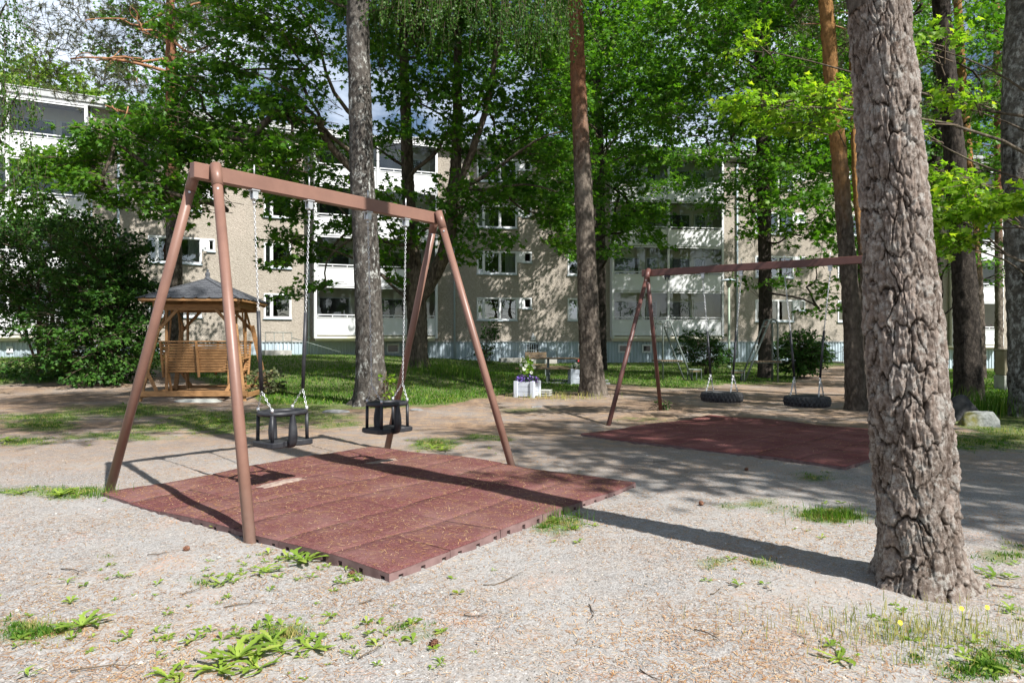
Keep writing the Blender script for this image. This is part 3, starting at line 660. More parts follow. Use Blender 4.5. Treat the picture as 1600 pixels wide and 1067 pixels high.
# ------------------------------------------------------------ rubber mats, tile by tile
def mat_wave(x, y, m):
    w = .008 * math.sin(x * 3.1 + y * 1.3) + .007 * math.sin(y * 4.3 - x * 2.2 + 1) + .002 * math.sin(x * 8 + y * 6)
    return w
def rubber_mat(m, name, label, th, mat, mat_s, sink, seed):
    O, a, b, na, nb = m; r = random.Random(seed)
    root = thing(name, label, 'mat', (O.x, O.y, 0))
    R = Matrix((a, b, Vector((0, 0, 1)))).transposed()
    for i in range(na):
        for j in range(nb):
            mb = MB(); n_ = 5; gap = .0012 + r.random() * .0025; dz = r.gauss(0, .0012); tx, ty = r.gauss(0, .004), r.gauss(0, .004)
            def P(u, v, z): 
                p = O + a * u + b * v; top = th + mat_wave(p.x, p.y, m) + gz(p.x, p.y) + dz + tx * (u - i * .5 - .25) + ty * (v - j * .5 - .25) - sink(u, v)
                return Vector((p.x, p.y, top + z))
            u0, u1, v0, v1 = i * .5 + gap, (i + 1) * .5 - gap, j * .5 + gap, (j + 1) * .5 - gap; bv = .004
            us = [u0, u0 + bv] + [u0 + (u1 - u0) * q / n_ for q in range(1, n_)] + [u1 - bv, u1]
            vs_ = [v0, v0 + bv] + [v0 + (v1 - v0) * q / n_ for q in range(1, n_)] + [v1 - bv, v1]; K = len(us)
            vs = [P(u, v, -.0035 if (ui in (0, K - 1) or vi in (0, K - 1)) else 0) for ui, u in enumerate(us) for vi, v in enumerate(vs_)]
            mb.add(vs, [(p * K + q, (p + 1) * K + q, (p + 1) * K + q + 1, p * K + q + 1) for p in range(K - 1) for q in range(K - 1)], True)
            me = None
            # sides: upper band plus castellated feet where the edge is open to view
            sb = MB()
            ring = [(u0, v0), (u1, v0), (u1, v1), (u0, v1)]
            for e in range(4):
                A, B = ring[e], ring[(e + 1) % 4]; open_edge = (e == 0 and j == 0) or (e == 3 and i == 0) or (e == 1 and i == na - 1) or (e == 2 and j == nb - 1)
                NN = 14 if open_edge else 1
                for q in range(NN):
                    t0, t1 = q / NN, (q + 1) / NN
                    p = (A[0] + (B[0] - A[0]) * t0, A[1] + (B[1] - A[1]) * t0); p2 = (A[0] + (B[0] - A[0]) * t1, A[1] + (B[1] - A[1]) * t1)
                    low = -th - .03 if (not open_edge or q % 5 not in (2,)) else -.028
                    sb.add([P(*p, -.005), P(*p2, -.005), P(*p2, low), P(*p, low)], [(0, 3, 2, 1)])
                    if open_edge and q % 5 in (2,):     # notch sides and back, 3 cm deep
                        ins = ((0, .03), (-.03, 0), (0, -.03), (.03, 0))[e]
                        c1 = (p[0] + ins[0], p[1] + ins[1]); c2 = (p2[0] + ins[0], p2[1] + ins[1])
                        sb.add([P(*c1, -.028), P(*c2, -.028), P(*c2, -th - .03), P(*c1, -th - .03), P(*p, -.028), P(*p2, -.028), P(*p, -th - .03), P(*p2, -th - .03)],
                               [(0, 3, 2, 1), (4, 5, 1, 0), (4, 0, 3, 6), (5, 7, 2, 1)])
            nf = len(mb.f); mb.add(sb.v, sb.f)
            me = mb.me('rubber_tile', mat); me.materials.append(mat_s); me.polygons.foreach_set('material_index', [0] * nf + [1] * len(sb.f))
            link('rubber_tile', me, root, True)
    return root
rubber_mat(MAT1, 'rubber_mat', 'dark red rubber tile mat under the toddler swings in the foreground', .052, M['mat'], M['mat_side'],
           lambda u, v: .027 * ss((v - 2.0) / 1.5) * ss((1.8 - u) / 1.8 + .25) + .008 * ss((v - .3) / 1) * ss(1 - u / .3), 3)
rubber_mat(MAT2, 'rubber_mat', 'shaded dark red rubber mat under the tyre swings', .035, M['mat2'], M['mat_side'], lambda u, v: .012 * ss(1 - u / 1.2) + .01 * ss((v - 2.6) / .9), 5)
def sand_patch(px, py, L, Wd, ang, label):
    c = G(px, py); mb = MB(); ca, sa = math.cos(ang), math.sin(ang); r = random.Random(px); ring = []
    nr, na = 5, 22; jit = [r.uniform(.8, 1.12) for _ in range(na)]
    vs = []
    for q in range(nr):
        rr = (q) / (nr - 1)
        for k_ in range(na):
            t = 2 * math.pi * k_ / na; e = abs(math.cos(t)) ** .6 * math.copysign(1, math.cos(t)) * L * rr * jit[k_]; f = abs(math.sin(t)) ** .6 * math.copysign(1, math.sin(t)) * Wd * rr * jit[k_]
            x, y = c.x + e * ca - f * sa, c.y + e * sa + f * ca; top = .052 + mat_wave(x, y, MAT1) + gz(x, y) + .010 - .014 * rr ** 2
            vs.append((x, y, top))
    fs = [(q * na + k_, (q + 1) * na + k_, (q + 1) * na + (k_ + 1) % na, q * na + (k_ + 1) % na) for q in range(nr - 1) for k_ in range(na)]
    o = link('sand_patch', MB().add(vs, fs, True).me('sand_patch', M['sand'])); tag(o, label, kind='stuff')
sand_patch(441, 764, .24, .085, math.atan2(.784, .62), 'pale worn patch on the mat under the nearer toddler swing')
sand_patch(596, 727, .25, .10, math.atan2(.784, .62), 'pale worn patch on the mat under the farther toddler swing')

# ------------------------------------------------------------ chains
def chain_me(p, q, pitch=.024, wire=.0032, mat=None):
    p = Vector(p); q = Vector(q); d = q - p; L = d.length; n = max(2, int(L / pitch)); d.normalize(); u = d.orthogonal().normalized(); w = d.cross(u); mb = MB()
    hl, hw = pitch * .74, pitch * .34
    for i in range(n):
        c = p + d * (L * (i + .5) / n); s_ = u if i % 2 else w; t_ = w if i % 2 else u; vs = []
        K = 8
        for a in range(K):
            an = 2 * math.pi * a / K; cx, cy = math.cos(an), math.sin(an)
            o = c + d * (cx * hl * (.9 if abs(cx) > .9 else .8)) + s_ * (cy * hw); out = (d * cx + s_ * cy).normalized()
            for b in range(4):
                bn = 2 * math.pi * b / 4 + .78; vs.append(o + out * math.cos(bn) * wire + t_ * math.sin(bn) * wire)
        mb.add(vs, [(a * 4 + b, a * 4 + (b + 1) % 4, ((a + 1) % K) * 4 + (b + 1) % 4, ((a + 1) % K) * 4 + b) for a in range(K) for b in range(4)], True)
    return mb.me('chain', mat or M['galv'])

# ------------------------------------------------------------ swing frames
def swing_frame(A0, dirv, span, ztop, bw, bh, rleg, feet, ends, mat, label, bolts, hook=None):
    """A0: point under the near apex; feet: 4 ground points (first pair at the near apex)"""
    t = thing('swing_frame', label, 'swing frame', (A0.x, A0.y, 0)); perp = Vector((dirv.y, -dirv.x, 0))
    p, q = A0 - dirv * ends[0] + Vector((0, 0, ztop)), A0 + dirv * (span + ends[1]) + Vector((0, 0, ztop))
    MB().bar(p, q, bw, bh, .006).build('beam', mat, t, True)
    for k_, (apu, fa, fb) in enumerate(((0, feet[0], feet[1]), (span, feet[2], feet[3]))):
        ap = A0 + dirv * apu + Vector((0, 0, ztop))
        for sgn, ft in ((1, fa), (-1, fb)):
            side = perp * sgn * (bw / 2 + rleg * .72)
            top = ap + side + Vector((0, 0, bh * .42)) + dirv * (.045 if sgn > 0 else -.045) * (1 if k_ == 0 else -1)
            f = Vector((ft.x, ft.y, gz(ft.x, ft.y) - .06)); mb = MB(); mb.tube([f, f.lerp(top, .5), top], rleg, 20)
            d = (top - f).normalized()
            lg = mb.build('leg', mat, t, True)
            s_ = MB(); c = top - d * .19; s_.tube([c, c + d * .20], rleg + .0045, 20)
            o = s_.build('collar', mat, None); o.parent = lg
            b_ = MB(); fr = (Vector((0, 0, EYE)) - c); fr.z = 0; fr.normalize(); e = c + d * -.0; b_.tube([e + fr * rleg - d * .03, e + fr * (rleg + .008) - d * .03], .009, 8); o = b_.build('bolt', M['galv'], None); o.parent = lg
    for u in bolts:
        c = A0 + dirv * u + Vector((0, 0, ztop))
        mb = MB(); mb.tube([c + Vector((0, 0, bh / 2 - .01)), c + Vector((0, 0, bh / 2 + .085))], .0065, 8); mb.build('bolt', M['galv'], t, True)
        mb = MB(); R = Matrix((dirv, perp, Vector((0, 0, 1)))).transposed(); mb.box(c - Vector((0, 0, bh / 2 + .006)), (.075, bw * .9, .012), R, .002)
        for s_ in (-1, 1): mb.box(c + perp * s_ * .022 - Vector((0, 0, bh / 2 + .045)), (.05, .008, .068), R, .002)
        mb.box(c - Vector((0, 0, bh / 2 + .055)), (.032, .034, .05), R, .004)
        mb.tube([c - Vector((0, 0, bh / 2 + .075)) - perp * .03, c - Vector((0, 0, bh / 2 + .075)) + perp * .03], .012, 8)
        mb.tube([c - Vector((0, 0, bh / 2 + .095)), c - Vector((0, 0, bh / 2 + .12))], .014, 8)
        mb.build('hanger', M['galv'], t, True)
    if hook:
        c = A0 + dirv * hook + Vector((0, 0, ztop - bh / 2)); mb = MB(); mb.box(c - Vector((0, 0, .02)), (.09, bw, .03)); mb.box(c + dirv * .03 - Vector((0, 0, .055)), (.02, .02, .05)); mb.box(c - dirv * .03 - Vector((0, 0, .055)), (.02, .02, .05)); mb.build('empty_bracket', M['rubber'], t, True)
    return t
D1 = Vector((.621, .784, 0)).normalized(); A1 = Vector((-2.434, 5.433, 0)); Z1 = 2.64
feet1 = [G(392, 848), G(168, 767), G(804, 734), G(603, 703)]
U1 = [(.4166, .961), (1.638, 2.138)]
swing_frame(A1, D1, 2.60, Z1, .075, .125, .0385, feet1, (.115, .01), M['brown'], 'brown steel A-frame swing stand in the sunlit foreground', [u for p in U1 for u in p])
D2 = Vector((.81, -.586, 0)).normalized(); A2 = Vector((2.37, 11.92, 0)); Z2 = 2.49
feet2 = [G(949, 665), G(1033, 641), Vector((5.02, 8.55, 0)), Vector((6.36, 10.4, 0))]
for f_ in (feet2[0], feet2[1]): pass
U2 = [(.99, 1.62), (2.29, 2.94)]
fr2 = swing_frame(A2, D2, 3.95, Z2, .075, .115, .036, [feet2[0], feet2[1], feet2[2], feet2[3]], (.10, .1), M['brown_shaded'], 'brown swing stand, its shade put into the paint, carrying the two tyre swings', [u for p in U2 for u in p], .36)

# toddler bucket swings
def toddler_swing(u0, u1, zring, label, sleeves):
    uc = (u0 + u1) / 2; c = A1 + D1 * uc; base = Vector((c.x, c.y, zring)); perp = Vector((D1.y, -D1.x, 0))
    t = thing('toddler_swing', label, 'swing', tuple(base), math.atan2(D1.y, D1.x), 'black rubber toddler seats on the front swing stand')
    hx, hy = .195, .145; mb = MB(); n = 44; m_ = 10; vs = []
    for i in range(n):
        a = 2 * math.pi * i / n; e = .8; cx = math.copysign(abs(math.cos(a)) ** e, math.cos(a)) * hx; cy = math.copysign(abs(math.sin(a)) ** e, math.sin(a)) * hy
        out = Vector((math.cos(a) / hx, math.sin(a) / hy, 0)).normalized()
        for j in range(m_):
            b = 2 * math.pi * j / m_; vs.append(Vector((cx, cy, 0)) + out * .024 * math.cos(b) + Vector((0, 0, .022 * math.sin(b))))
    mb.add(vs, [(i * m_ + j, i * m_ + (j + 1) % m_, ((i + 1) % n) * m_ + (j + 1) % m_, ((i + 1) % n) * m_ + j) for i in range(n) for j in range(m_)], True)
    mb.build('ring', M['rubber'], t)
    zs = -.238
    out_ = [(-.25, -.115), (-.225, -.165), (-.11, -.165), (-.06, -.13), (.06, -.13), (.11, -.165), (.225, -.165), (.25, -.115), (.25, .115), (.225, .165), (.11, .165), (.06, .13), (-.06, .13), (-.11, .165), (-.225, .165), (-.25, .115)]
    K = len(out_); rings = [(.93, zs - .048), (1, zs - .040), (1, zs - .006), (.95, zs + .002)]
    vs = [(x * s_ * .885, y * s_ * .94, z) for s_, z in rings for x, y in out_] + [(0, 0, zs + .0), (0, 0, zs - .05)]
    fs = [(r_ * K + i, r_ * K + (i + 1) % K, (r_ + 1) * K + (i + 1) % K, (r_ + 1) * K + i) for r_ in range(3) for i in range(K)] + [(3 * K + i, 3 * K + (i + 1) % K, 4 * K) for i in range(K)] + [((i + 1) % K, i, 4 * K + 1) for i in range(K)]
    MB().add(vs, fs).build('seat', M['rubber'], t)
    for sx in (-1, 1):
        for sy in (-1, 1):
            mb = MB(); mb.tube([(sx * .170, sy * .108, -.01), (sx * .172, sy * .110, zs)], .0155, 12); mb.build('post', M['rubber'], t)
    for sy in (-1, 1):     # wide tapering centre strap front and back
        prof = [(.016, -.008, .147), (.021, -.05, .149), (.036, -.125, .154), (.041, -.18, .155), (.040, -.24, .150), (.032, -.285, .13), (.027, -.298, .095)]
        vs = []
        for w_, z, y in prof:
            for dx, dy in ((-w_, 0), (-w_ * .8, .02), (w_ * .8, .02), (w_, 0), (w_ * .8, -.02), (-w_ * .8, -.02)): vs.append((dx, sy * (y + dy), z))
        fs = [(r_ * 6 + i, r_ * 6 + (i + 1) % 6, (r_ + 1) * 6 + (i + 1) % 6, (r_ + 1) * 6 + i) for r_ in range(len(prof) - 1) for i in range(6)] + [tuple(range((len(prof) - 1) * 6, len(prof) * 6))]
        MB().add(vs, fs, True).build('centre_strap', M['rubber'], t)
    top = Z1 - .0625 - .12 - zring
    for sx, u in ((-1, u0), (1, u1)):
        tx = (u - uc); knot = .20
        kn = Vector((sx * .205, 0, knot)); tp = Vector((tx, 0, top))
        if sleeves:
            link('chain', chain_me(tp.lerp(kn, .57), tp), t); mb = MB(); mb.tube([kn, kn.lerp(tp, .22), tp.lerp(kn, .57)], .0165, 12); mb.build('rubber_sleeve', M['rubber'], t)
        else: link('chain', chain_me(kn, tp), t)
        for sy in (-1, 1):
            at_ = Vector((sx * .170, sy * .108, .034)); link('short_chain', chain_me(at_, kn), t)
            mb = MB(); mb.tube([at_ + Vector((0, 0, -.018)), at_ + Vector((0, 0, .014))], .013, 8); mb.build('eyelet', M['galv'], t)
    return t
toddler_swing(*U1[0], .680, 'nearer black toddler swing whose chains are sleeved in black rubber', True)
toddler_swing(*U1[1], .672, 'farther black toddler swing hanging on bare steel chains', False)

# tyre swings
def tyre_swing(u0, u1, zc, label):
    uc = (u0 + u1) / 2; c = A2 + D2 * uc
    t = thing('tyre_swing', label, 'swing', (c.x, c.y, zc), math.atan2(D2.y, D2.x), 'tyre swings on the rear stand')
    n = 128; prof = [(.185, .05), (.20, .066), (.255, .080), (.30, .078), (.325, .066), (.338, .040), (.340, .012), (.340, -.012), (.338, -.040), (.325, -.066), (.30, -.078), (.255, -.080), (.20, -.066), (.185, -.05), (.20, -.05), (.27, -.06), (.31, -.03), (.31, .03), (.27, .06), (.20, .05)]
    vs = []; Kp = len(prof)
    for i in range(n):
        a = 2 * math.pi * i / n
        for j, (r_, z) in enumerate(prof):
            if 4 <= j <= 9:
                grp = (i + (2 if j in (6, 7) else 0)) % 4
                if grp >= 2: r_ -= .016; z *= .96
                if j in (5, 8): r_ -= .006
            vs.append((r_ * math.cos(a), r_ * math.sin(a), z))
    MB().add(vs, [(i * Kp + j, i * Kp + (j + 1) % Kp, ((i + 1) % n) * Kp + (j + 1) % Kp, ((i + 1) % n) * Kp + j) for i in range(n) for j in range(Kp)]).build('tyre', M['tyre'], t)
    top = Z2 - .0575 - .12 - zc; half = (u1 - u0) / 2
    for sx in (-1, 1):
        kn = Vector((sx * .185, 0, .36)); md = Vector((sx * .24, 0, 1.07)); tp = Vector((sx * half, 0, top))
        link('chain', chain_me(md, tp, .028, .004), t); mb = MB(); mb.tube([kn, md], .0165, 10); mb.build('rubber_sleeve', M['rubber'], t)
        for sy in (-1, 1): link('short_chain', chain_me((sx * .20, sy * .17, .085), kn, .03, .0055), t)
    return t
tyre_swing(*U2[0], .40, 'left black tyre swing hanging flat on chains'); tyre_swing(*U2[1], .395, 'right black tyre swing nearest the big pine trunk')

# ------------------------------------------------------------ garden swing with shingled roof
gs = thing('garden_swing', 'brown wooden garden swing with two slatted benches under a shingled roof', 'garden swing', (-7.0, 15.7, gz(-7.0, 15.7)), math.radians(5)); gs.scale = (.90, .92, .96)
def gp(name, mb, mat='wood'): return mb.build(name, M[mat], gs)
WX, WY, TX, TY, TZ = 1.22, 1.05, .86, .72, 2.08
for sx in (-1, 1):
    for sy in (-1, 1):
        gp('leg', MB().bar((sx * WX, sy * WY, -.05), (sx * .90, sy * .70, 1.72), .05, .11, .004, up=(sx, 0, .2)))
        gp('post', MB().bar((sx * .74, sy * .66, .12), (sx * .74, sy * .66, TZ), .055, .055, .004))
        gp('brace', MB().bar((sx * .93, sy * .72, 1.55), (sx * .45, sy * .73, TZ - .02), .035, .07, .003))
        gp('brace', MB().bar((sx * .86, sy * .74, 1.62), (sx * .86, sy * .30, TZ - .02), .035, .07, .003))
        gp('foot_brace', MB().bar((sx * 1.09, sy * .93, .66), (sx * .80, sy * WY, .20), .035, .08, .003))
for sy in (-1, 1):
    gp('base_rail', MB().box((0, sy * (WY + .045), .155), (2.62, .045, .125), None, .004))
    gp('top_beam', MB().box((0, sy * .70, TZ + .03), (2.05, .05, .14), None, .004))
for sx in (-1, 1):
    gp('base_rail', MB().box((sx * (WX + .02), 0, .10), (.045, 2.05, .11), None, .004)); gp('top_beam', MB().box((sx * .92, 0, TZ + .09), (.05, 1.9, .12), None, .004))
EX, EY, EZ, AZ = 1.16, 1.16, 2.27, 2.80
eave = [(-EX, -EY), (EX, -EY), (EX, EY), (-EX, EY)]
gp('roof_boarding', MB().add([(x, y, EZ) for x, y in eave] + [(x, y, EZ - .02) for x, y in eave] + [(0, 0, AZ), (0, 0, AZ - .03)], [(0, 1, 8), (1, 2, 8), (2, 3, 8), (3, 0, 8), (5, 4, 9), (6, 5, 9), (7, 6, 9), (4, 7, 9)] + [(i, 4 + i, 4 + (i + 1) % 4, (i + 1) % 4) for i in range(4)]))
for i in range(4):
    (x0, y0), (x1, y1) = eave[i], eave[(i + 1) % 4]; o = Vector(((x0 + x1) / 2, (y0 + y1) / 2, 0)).normalized() * .015
    gp('fascia_board', MB().bar((x0 * 1.0 + o.x, y0 + o.y, EZ - .015), (x1 + o.x, y1 + o.y, EZ - .015), .022, .05, .002)); gp('rafter', MB().bar((x0 * .97, y0 * .97, EZ - .06), (0, 0, AZ - .09), .04, .06))
def clip(poly, A, B, C):
    """clip a 2D polygon to a triangle"""
    T = [A, B, C]
    for i in range(3):
        p, q = T[i], T[(i + 1) % 3]; out = []
        ins = lambda r_: (q[0] - p[0]) * (r_[1] - p[1]) - (q[1] - p[1]) * (r_[0] - p[0]) >= -1e-9
        for j in range(len(poly)):
            a, b = poly[j], poly[(j + 1) % len(poly)]; ia, ib = ins(a), ins(b)
            if ia: out.append(a)
            if ia != ib:
                da = (q[0] - p[0]) * (a[1] - p[1]) - (q[1] - p[1]) * (a[0] - p[0]); db = (q[0] - p[0]) * (b[1] - p[1]) - (q[1] - p[1]) * (b[0] - p[0]); s_ = da / (da - db)
                out.append((a[0] + (b[0] - a[0]) * s_, a[1] + (b[1] - a[1]) * s_))
        poly = out
        if len(poly) < 3: return []
    return poly
HW = 1.20; SLn = math.hypot(HW, AZ - EZ + .02)
for i in range(4):
    ang = math.radians(-90 + 90 * i); nrm = Vector((math.cos(ang), math.sin(ang), 0)); tg = Vector((-nrm.y, nrm.x, 0)); up_ = (-nrm * HW + Vector((0, 0, AZ - EZ + .02))).normalized(); sn = tg.cross(up_).normalized()
    rowh, wd_ = .165, .30
    for r_ in range(8):
        for c_ in range(-5, 6):
            cx = c_ * wd_ + (wd_ / 2 if r_ % 2 else 0); y0 = r_ * rowh - .02; h = rowh
            hexa = [(cx - wd_ / 2, y0 + h * .55), (cx - wd_ * .27, y0), (cx + wd_ * .27, y0), (cx + wd_ / 2, y0 + h * .55), (cx + wd_ / 2, y0 + h * 1.62), (cx - wd_ / 2, y0 + h * 1.62)]
            pl = clip(hexa, (-HW, 0), (HW, 0), (0, SLn))
            if len(pl) < 3: continue
            P_ = lambda x, y, e: nrm * (HW) + Vector((0, 0, EZ + .012)) + tg * x + up_ * y + sn * (e + .016 - .012 * (y - y0) / (h * 1.6))
            K = len(pl); MB().add([P_(x * .995, y, 0.004) for x, y in pl] + [P_(x * .995, y, -.006) for x, y in pl], [tuple(range(K))] + [(K + j, K + (j + 1) % K, (j + 1) % K, j) for j in range(K)]).build('shingle', M['shingle'], gs)
for i in range(4):
    x, y = eave[i]; gp('ridge_cap', MB().bar((x * 1.04, y * 1.04, EZ + .022), (0, 0, AZ + .04), .13, .012), 'shingle')
mb = MB(); mb.lathe([(.001, .20), (.03, .19), (.035, .17), (.02, .15), (.055, .11), (.06, .06), (.045, .02), (.07, .0), (.075, -.03)], (0, 0, AZ + .05), 14); gp('finial', mb, 'shingle')
# hanging seat unit: floor, two facing benches, hangers
pf = .16
for i in range(9): gp('floor_slat', MB().box((0, -.52 + i * .13, pf), (1.25, .095, .022), None, .003))
for sx in (-1, 1):
    gp('floor_bearer', MB().box((sx * .62, 0, pf - .035), (.045, 1.25, .045), None, .003))
    for sy in (-1, 1):
        gp('hanger_post', MB().bar((sx * .68, sy * .50, pf - .03), (sx * .80, sy * .58, 1.02), .04, .06, .003))
        gp('swing_arm', MB().bar((sx * .80, sy * .44, .98), (sx * .80, sy * .20, TZ), .03, .05, .003))
    gp('armrest', MB().bar((sx * .82, -.66, .92), (sx * .82, -.12, .90), .06, .03, .004)); gp('armrest', MB().bar((sx * .82, .66, .92), (sx * .82, .12, .90), .06, .03, .004))
for sy in (-1, 1):
    for i in range(5): gp('seat_slat', MB().box((0, sy * (.16 + i * .085), .60 + .01 * i), (1.66, .065, .022), None, .003))
    a_, b_ = Vector((0, sy * .56, .62)), Vector((0, sy * .74, 1.30))
    for i in range(11):
        p = a_.lerp(b_, (i + .3) / 11.0); gp('back_slat', MB().bar(p - Vector((.84, 0, 0)), p + Vector((.84, 0, 0)), .018, .045, .003, up=(b_ - a_)))
    gp('back_cap', MB().box((0, b_.y, 1.325), (1.80, .07, .03), None, .004))
    for x in (-.84, 0, .84): gp('back_support', MB().bar((x, sy * .585, .50), (x, sy * .775, 1.31), .045, .055, .003))
slab = thing('stone_slab', 'flat pale stone slab on the turf in front of the garden swing', 'stone slab', tuple(G(312, 627)))
def rock_me(name, sx, sy, sz, seed, mat, flat=0, cuts=4):
    import bmesh
    bm = bmesh.new(); bmesh.ops.create_icosphere(bm, subdivisions=cuts, radius=1); r = random.Random(seed)
    pl = [(Vector((r.gauss(0, 1), r.gauss(0, 1), r.gauss(.2, .8))).normalized(), r.uniform(.62, .85)) for _ in range(9)]
    for v in bm.verts:
        p = v.co.copy()
        for n_, d in pl:
            e = p.dot(n_) - d
            if e > 0: p -= n_ * e
        p *= 1 + .05 * mn.noise(p * 3 + Vector((seed, 0, 0))) + .02 * mn.noise(p * 11)
        v.co = Vector((p.x * sx, p.y * sy, max(p.z, -.35) * sz))
    me = bpy.data.meshes.new(name); bm.to_mesh(me); bm.free(); me.materials.append(mat); me.polygons.foreach_set('use_smooth', [True] * len(me.polygons)); return me
link('slab_surface', rock_me('slab_surface', .55, .35, .07, 3, M['plinth_stone']), slab)
def rock(px, py, dims, seed, mat, label, rz=0, dz=0):
    p = G(px, py); o = link('boulder', rock_me('boulder', *dims, seed, mat)); o.location = p + Vector((0, 0, dz)); o.rotation_euler = (0, 0, rz); tag(o, label, 'boulder')
rk = rock_me('boulder', .001, .001, .001, 1, M['stone'])
mb_pts = [(-.26, -.16, -.1), (.24, -.14, -.1), (.27, .15, -.1), (-.25, .16, -.1), (-.27, -.12, .20), (-.06, -.13, .375), (.03, -.10, .365), (.22, -.12, .13), (.20, .12, .12), (-.02, .1, .33), (-.25, .12, .22)]
def hull_rock(pts, mat, label, loc, rz=0, seed=1):
    import bmesh
    bm = bmesh.new(); [bm.verts.new(p) for p in pts]; r_ = bmesh.ops.convex_hull(bm, input=bm.verts); bmesh.ops.triangulate(bm, faces=bm.faces)
    bmesh.ops.subdivide_edges(bm, edges=bm.edges, cuts=7, use_grid_fill=True)
    for _ in range(2): bmesh.ops.smooth_vert(bm, verts=bm.verts, factor=.5, use_axis_x=True, use_axis_y=True, use_axis_z=True)
    for v in bm.verts: v.co += v.co.normalized() * (.014 * mn.noise(v.co * 7 + Vector((seed, 0, 0))) + .006 * mn.noise(v.co * 22))
    me = bpy.data.meshes.new('boulder'); bm.to_mesh(me); bm.free(); me.materials.append(mat); me.polygons.foreach_set('use_smooth', [True] * len(me.polygons))
    o = link('boulder', me); o.location = loc; o.rotation_euler = (0, 0, rz); tag(o, label, 'boulder'); return o
hull_rock([(x * 1.05, y, z * 1.08) for x, y, z in mb_pts], M['stone_dark'], 'dark pointed boulder leaning beside the big pine trunk', G(1507, 657) + Vector((0, .1, .03)))
hull_rock([(-.29, -.14, -.08), (.26, -.16, -.08), (.28, .12, -.08), (-.27, .14, -.08), (-.28, -.1, .12), (-.12, -.13, .19), (.17, -.13, .235), (.27, -.13, .09), (.2, .1, .22), (-.14, .1, .2)], M['stone2'], 'low pale boulder, mossy on its left, right of the dark pointed one', G(1534, 666) + Vector((0, .1, 0)), seed=4)
for i, (px, py, s_, lb_) in enumerate([(900, 641, .15, 'flat pale stone at the tree roots left of the farther toddler swing leg'), (838, 636, .12, 'small half buried stone at the lawn edge'), (525, 644, .26, 'flat grey stone in the turf left of the grey trunk')]):
    if i == 0: px, py = 652, 641
    o = link('stone', rock_me('stone', s_, s_ * .6, s_ * .28, 20 + i, M['stone'], cuts=3)); o.location = G(px, py); tag(o, lb_, 'stone')

# ------------------------------------------------------------ planters, picnic table, bench panel
def petals(n, c, rad, size, mat, name, parent, up=.4, seed=1):
    r = np.random.default_rng(seed); P0 = r.normal(0, 1, (n, 3)); P0 /= np.linalg.norm(P0, axis=1)[:, None] + 1e-6; P0 *= (r.random((n, 1)) ** .4); P0 = P0 * np.array(rad) + np.array(c)
    V, Fc = [], []
    for i in range(n):
        nrm = Vector(r.normal(0, 1, 3)) + Vector((0, -.8, up)); nrm.normalize(); u = nrm.orthogonal().normalized(); w = nrm.cross(u); b0 = len(V); p = Vector(P0[i]); V.append(p - nrm * size * .15)
        for k_ in range(5):
            a = 2 * math.pi * k_ / 5; 
            for da, rr in ((-.5, .75), (0, 1), (.5, .75)): V.append(p + (u * math.cos(a + da) + w * math.sin(a + da)) * size * rr)
        for k_ in range(5): o = b0 + 1 + 3 * k_; Fc += [(b0, o, o + 1), (b0, o + 1, o + 2)]
    return link(name, npmesh(name, [tuple(v) for v in V], Fc, mat), parent)
def leaves_blob(n, c, rad, size, mat, name, parent, seed=1):
    r = np.random.default_rng(seed); P0 = r.normal(0, 1, (n, 3)); P0 /= np.linalg.norm(P0, axis=1)[:, None] + 1e-6; P0 *= (r.random((n, 1)) ** .35); P0 = P0 * np.array(rad) + np.array(c)
    T = r.normal(0, 1, (n, 3)) + np.array([0, 0, .5]); T /= np.linalg.norm(T, axis=1)[:, None]; S = np.cross(T, r.normal(0, 1, (n, 3))); S /= np.linalg.norm(S, axis=1)[:, None] + 1e-6
    V = np.stack([P0, P0 + (T * .5 + S * .4) * size, P0 + T * size, P0 + (T * .5 - S * .4) * size], 1).reshape(-1, 3); I = np.arange(n)[:, None] * 4
    return link(name, npmesh(name, V, np.concatenate([I, I + 1, I + 2, I + 3], 1), mat), parent)
def planter(loc, rz, w, h, label, seed, tall):
    t = thing('planter', label, 'planter', loc, rz, None)
    for sy in (-1, 1):
        for r_ in range(3): MB().box((0, sy * w / 2, .02 + h * (r_ + .5) / 3), (w - .09, .022, h / 3 - .008), None, .003).build('board', M['planter'], t)
    for sx in (-1, 1):
        for r_ in range(3): MB().box((sx * w / 2, 0, .02 + h * (r_ + .5) / 3), (.022, w - .09, h / 3 - .008), None, .003).build('board', M['planter'], t)
        for sy in (-1, 1): MB().box((sx * w / 2, sy * w / 2, h / 2 + .01), (.09, .09, h + .05), None, .004).build('corner_post', M['planter'], t)
    MB().box((0, 0, h - .03), (w - .04, w - .04, .03)).build('soil', M['twig'], t)
    leaves_blob(500, (0, 0, h + .07), (w * .62, w * .55, .13), .05, M['lilac'], 'foliage', t, seed)
    if tall:
        leaves_blob(420, (-.02, 0, h + .34), (.15, .15, .25), .07, M['maple_bright'], 'foliage', t, seed + 1)
        petals(230, (0, -.02, h + .08), (w * .72, w * .6, .14), .026, M['petal_p'], 'purple_flowers', t, seed=seed); petals(38, (0, -.02, h + .36), (.19, .16, .20), .045, M['petal_w'], 'white_flowers', t, seed=seed + 3)
    else:
        petals(150, (0, -.02, h + .10), (w * .55, w * .5, .10), .03, M['petal_w'], 'white_flowers', t, seed=seed); petals(6, (.06, -.1, h + .28), (.05, .05, .05), .05, M['petal_r'], 'red_flowers', t, seed=seed + 3)
    return t
planter(tuple(G(824, 620)), math.radians(-22), .41, .345, 'white board planter with purple and tall white flowers near the swing stand', 5, True)
planter(tuple(GX(903, 20.6)), math.radians(5), .44, .44, 'white planter with small white flowers half hidden by the middle pine', 9, False)
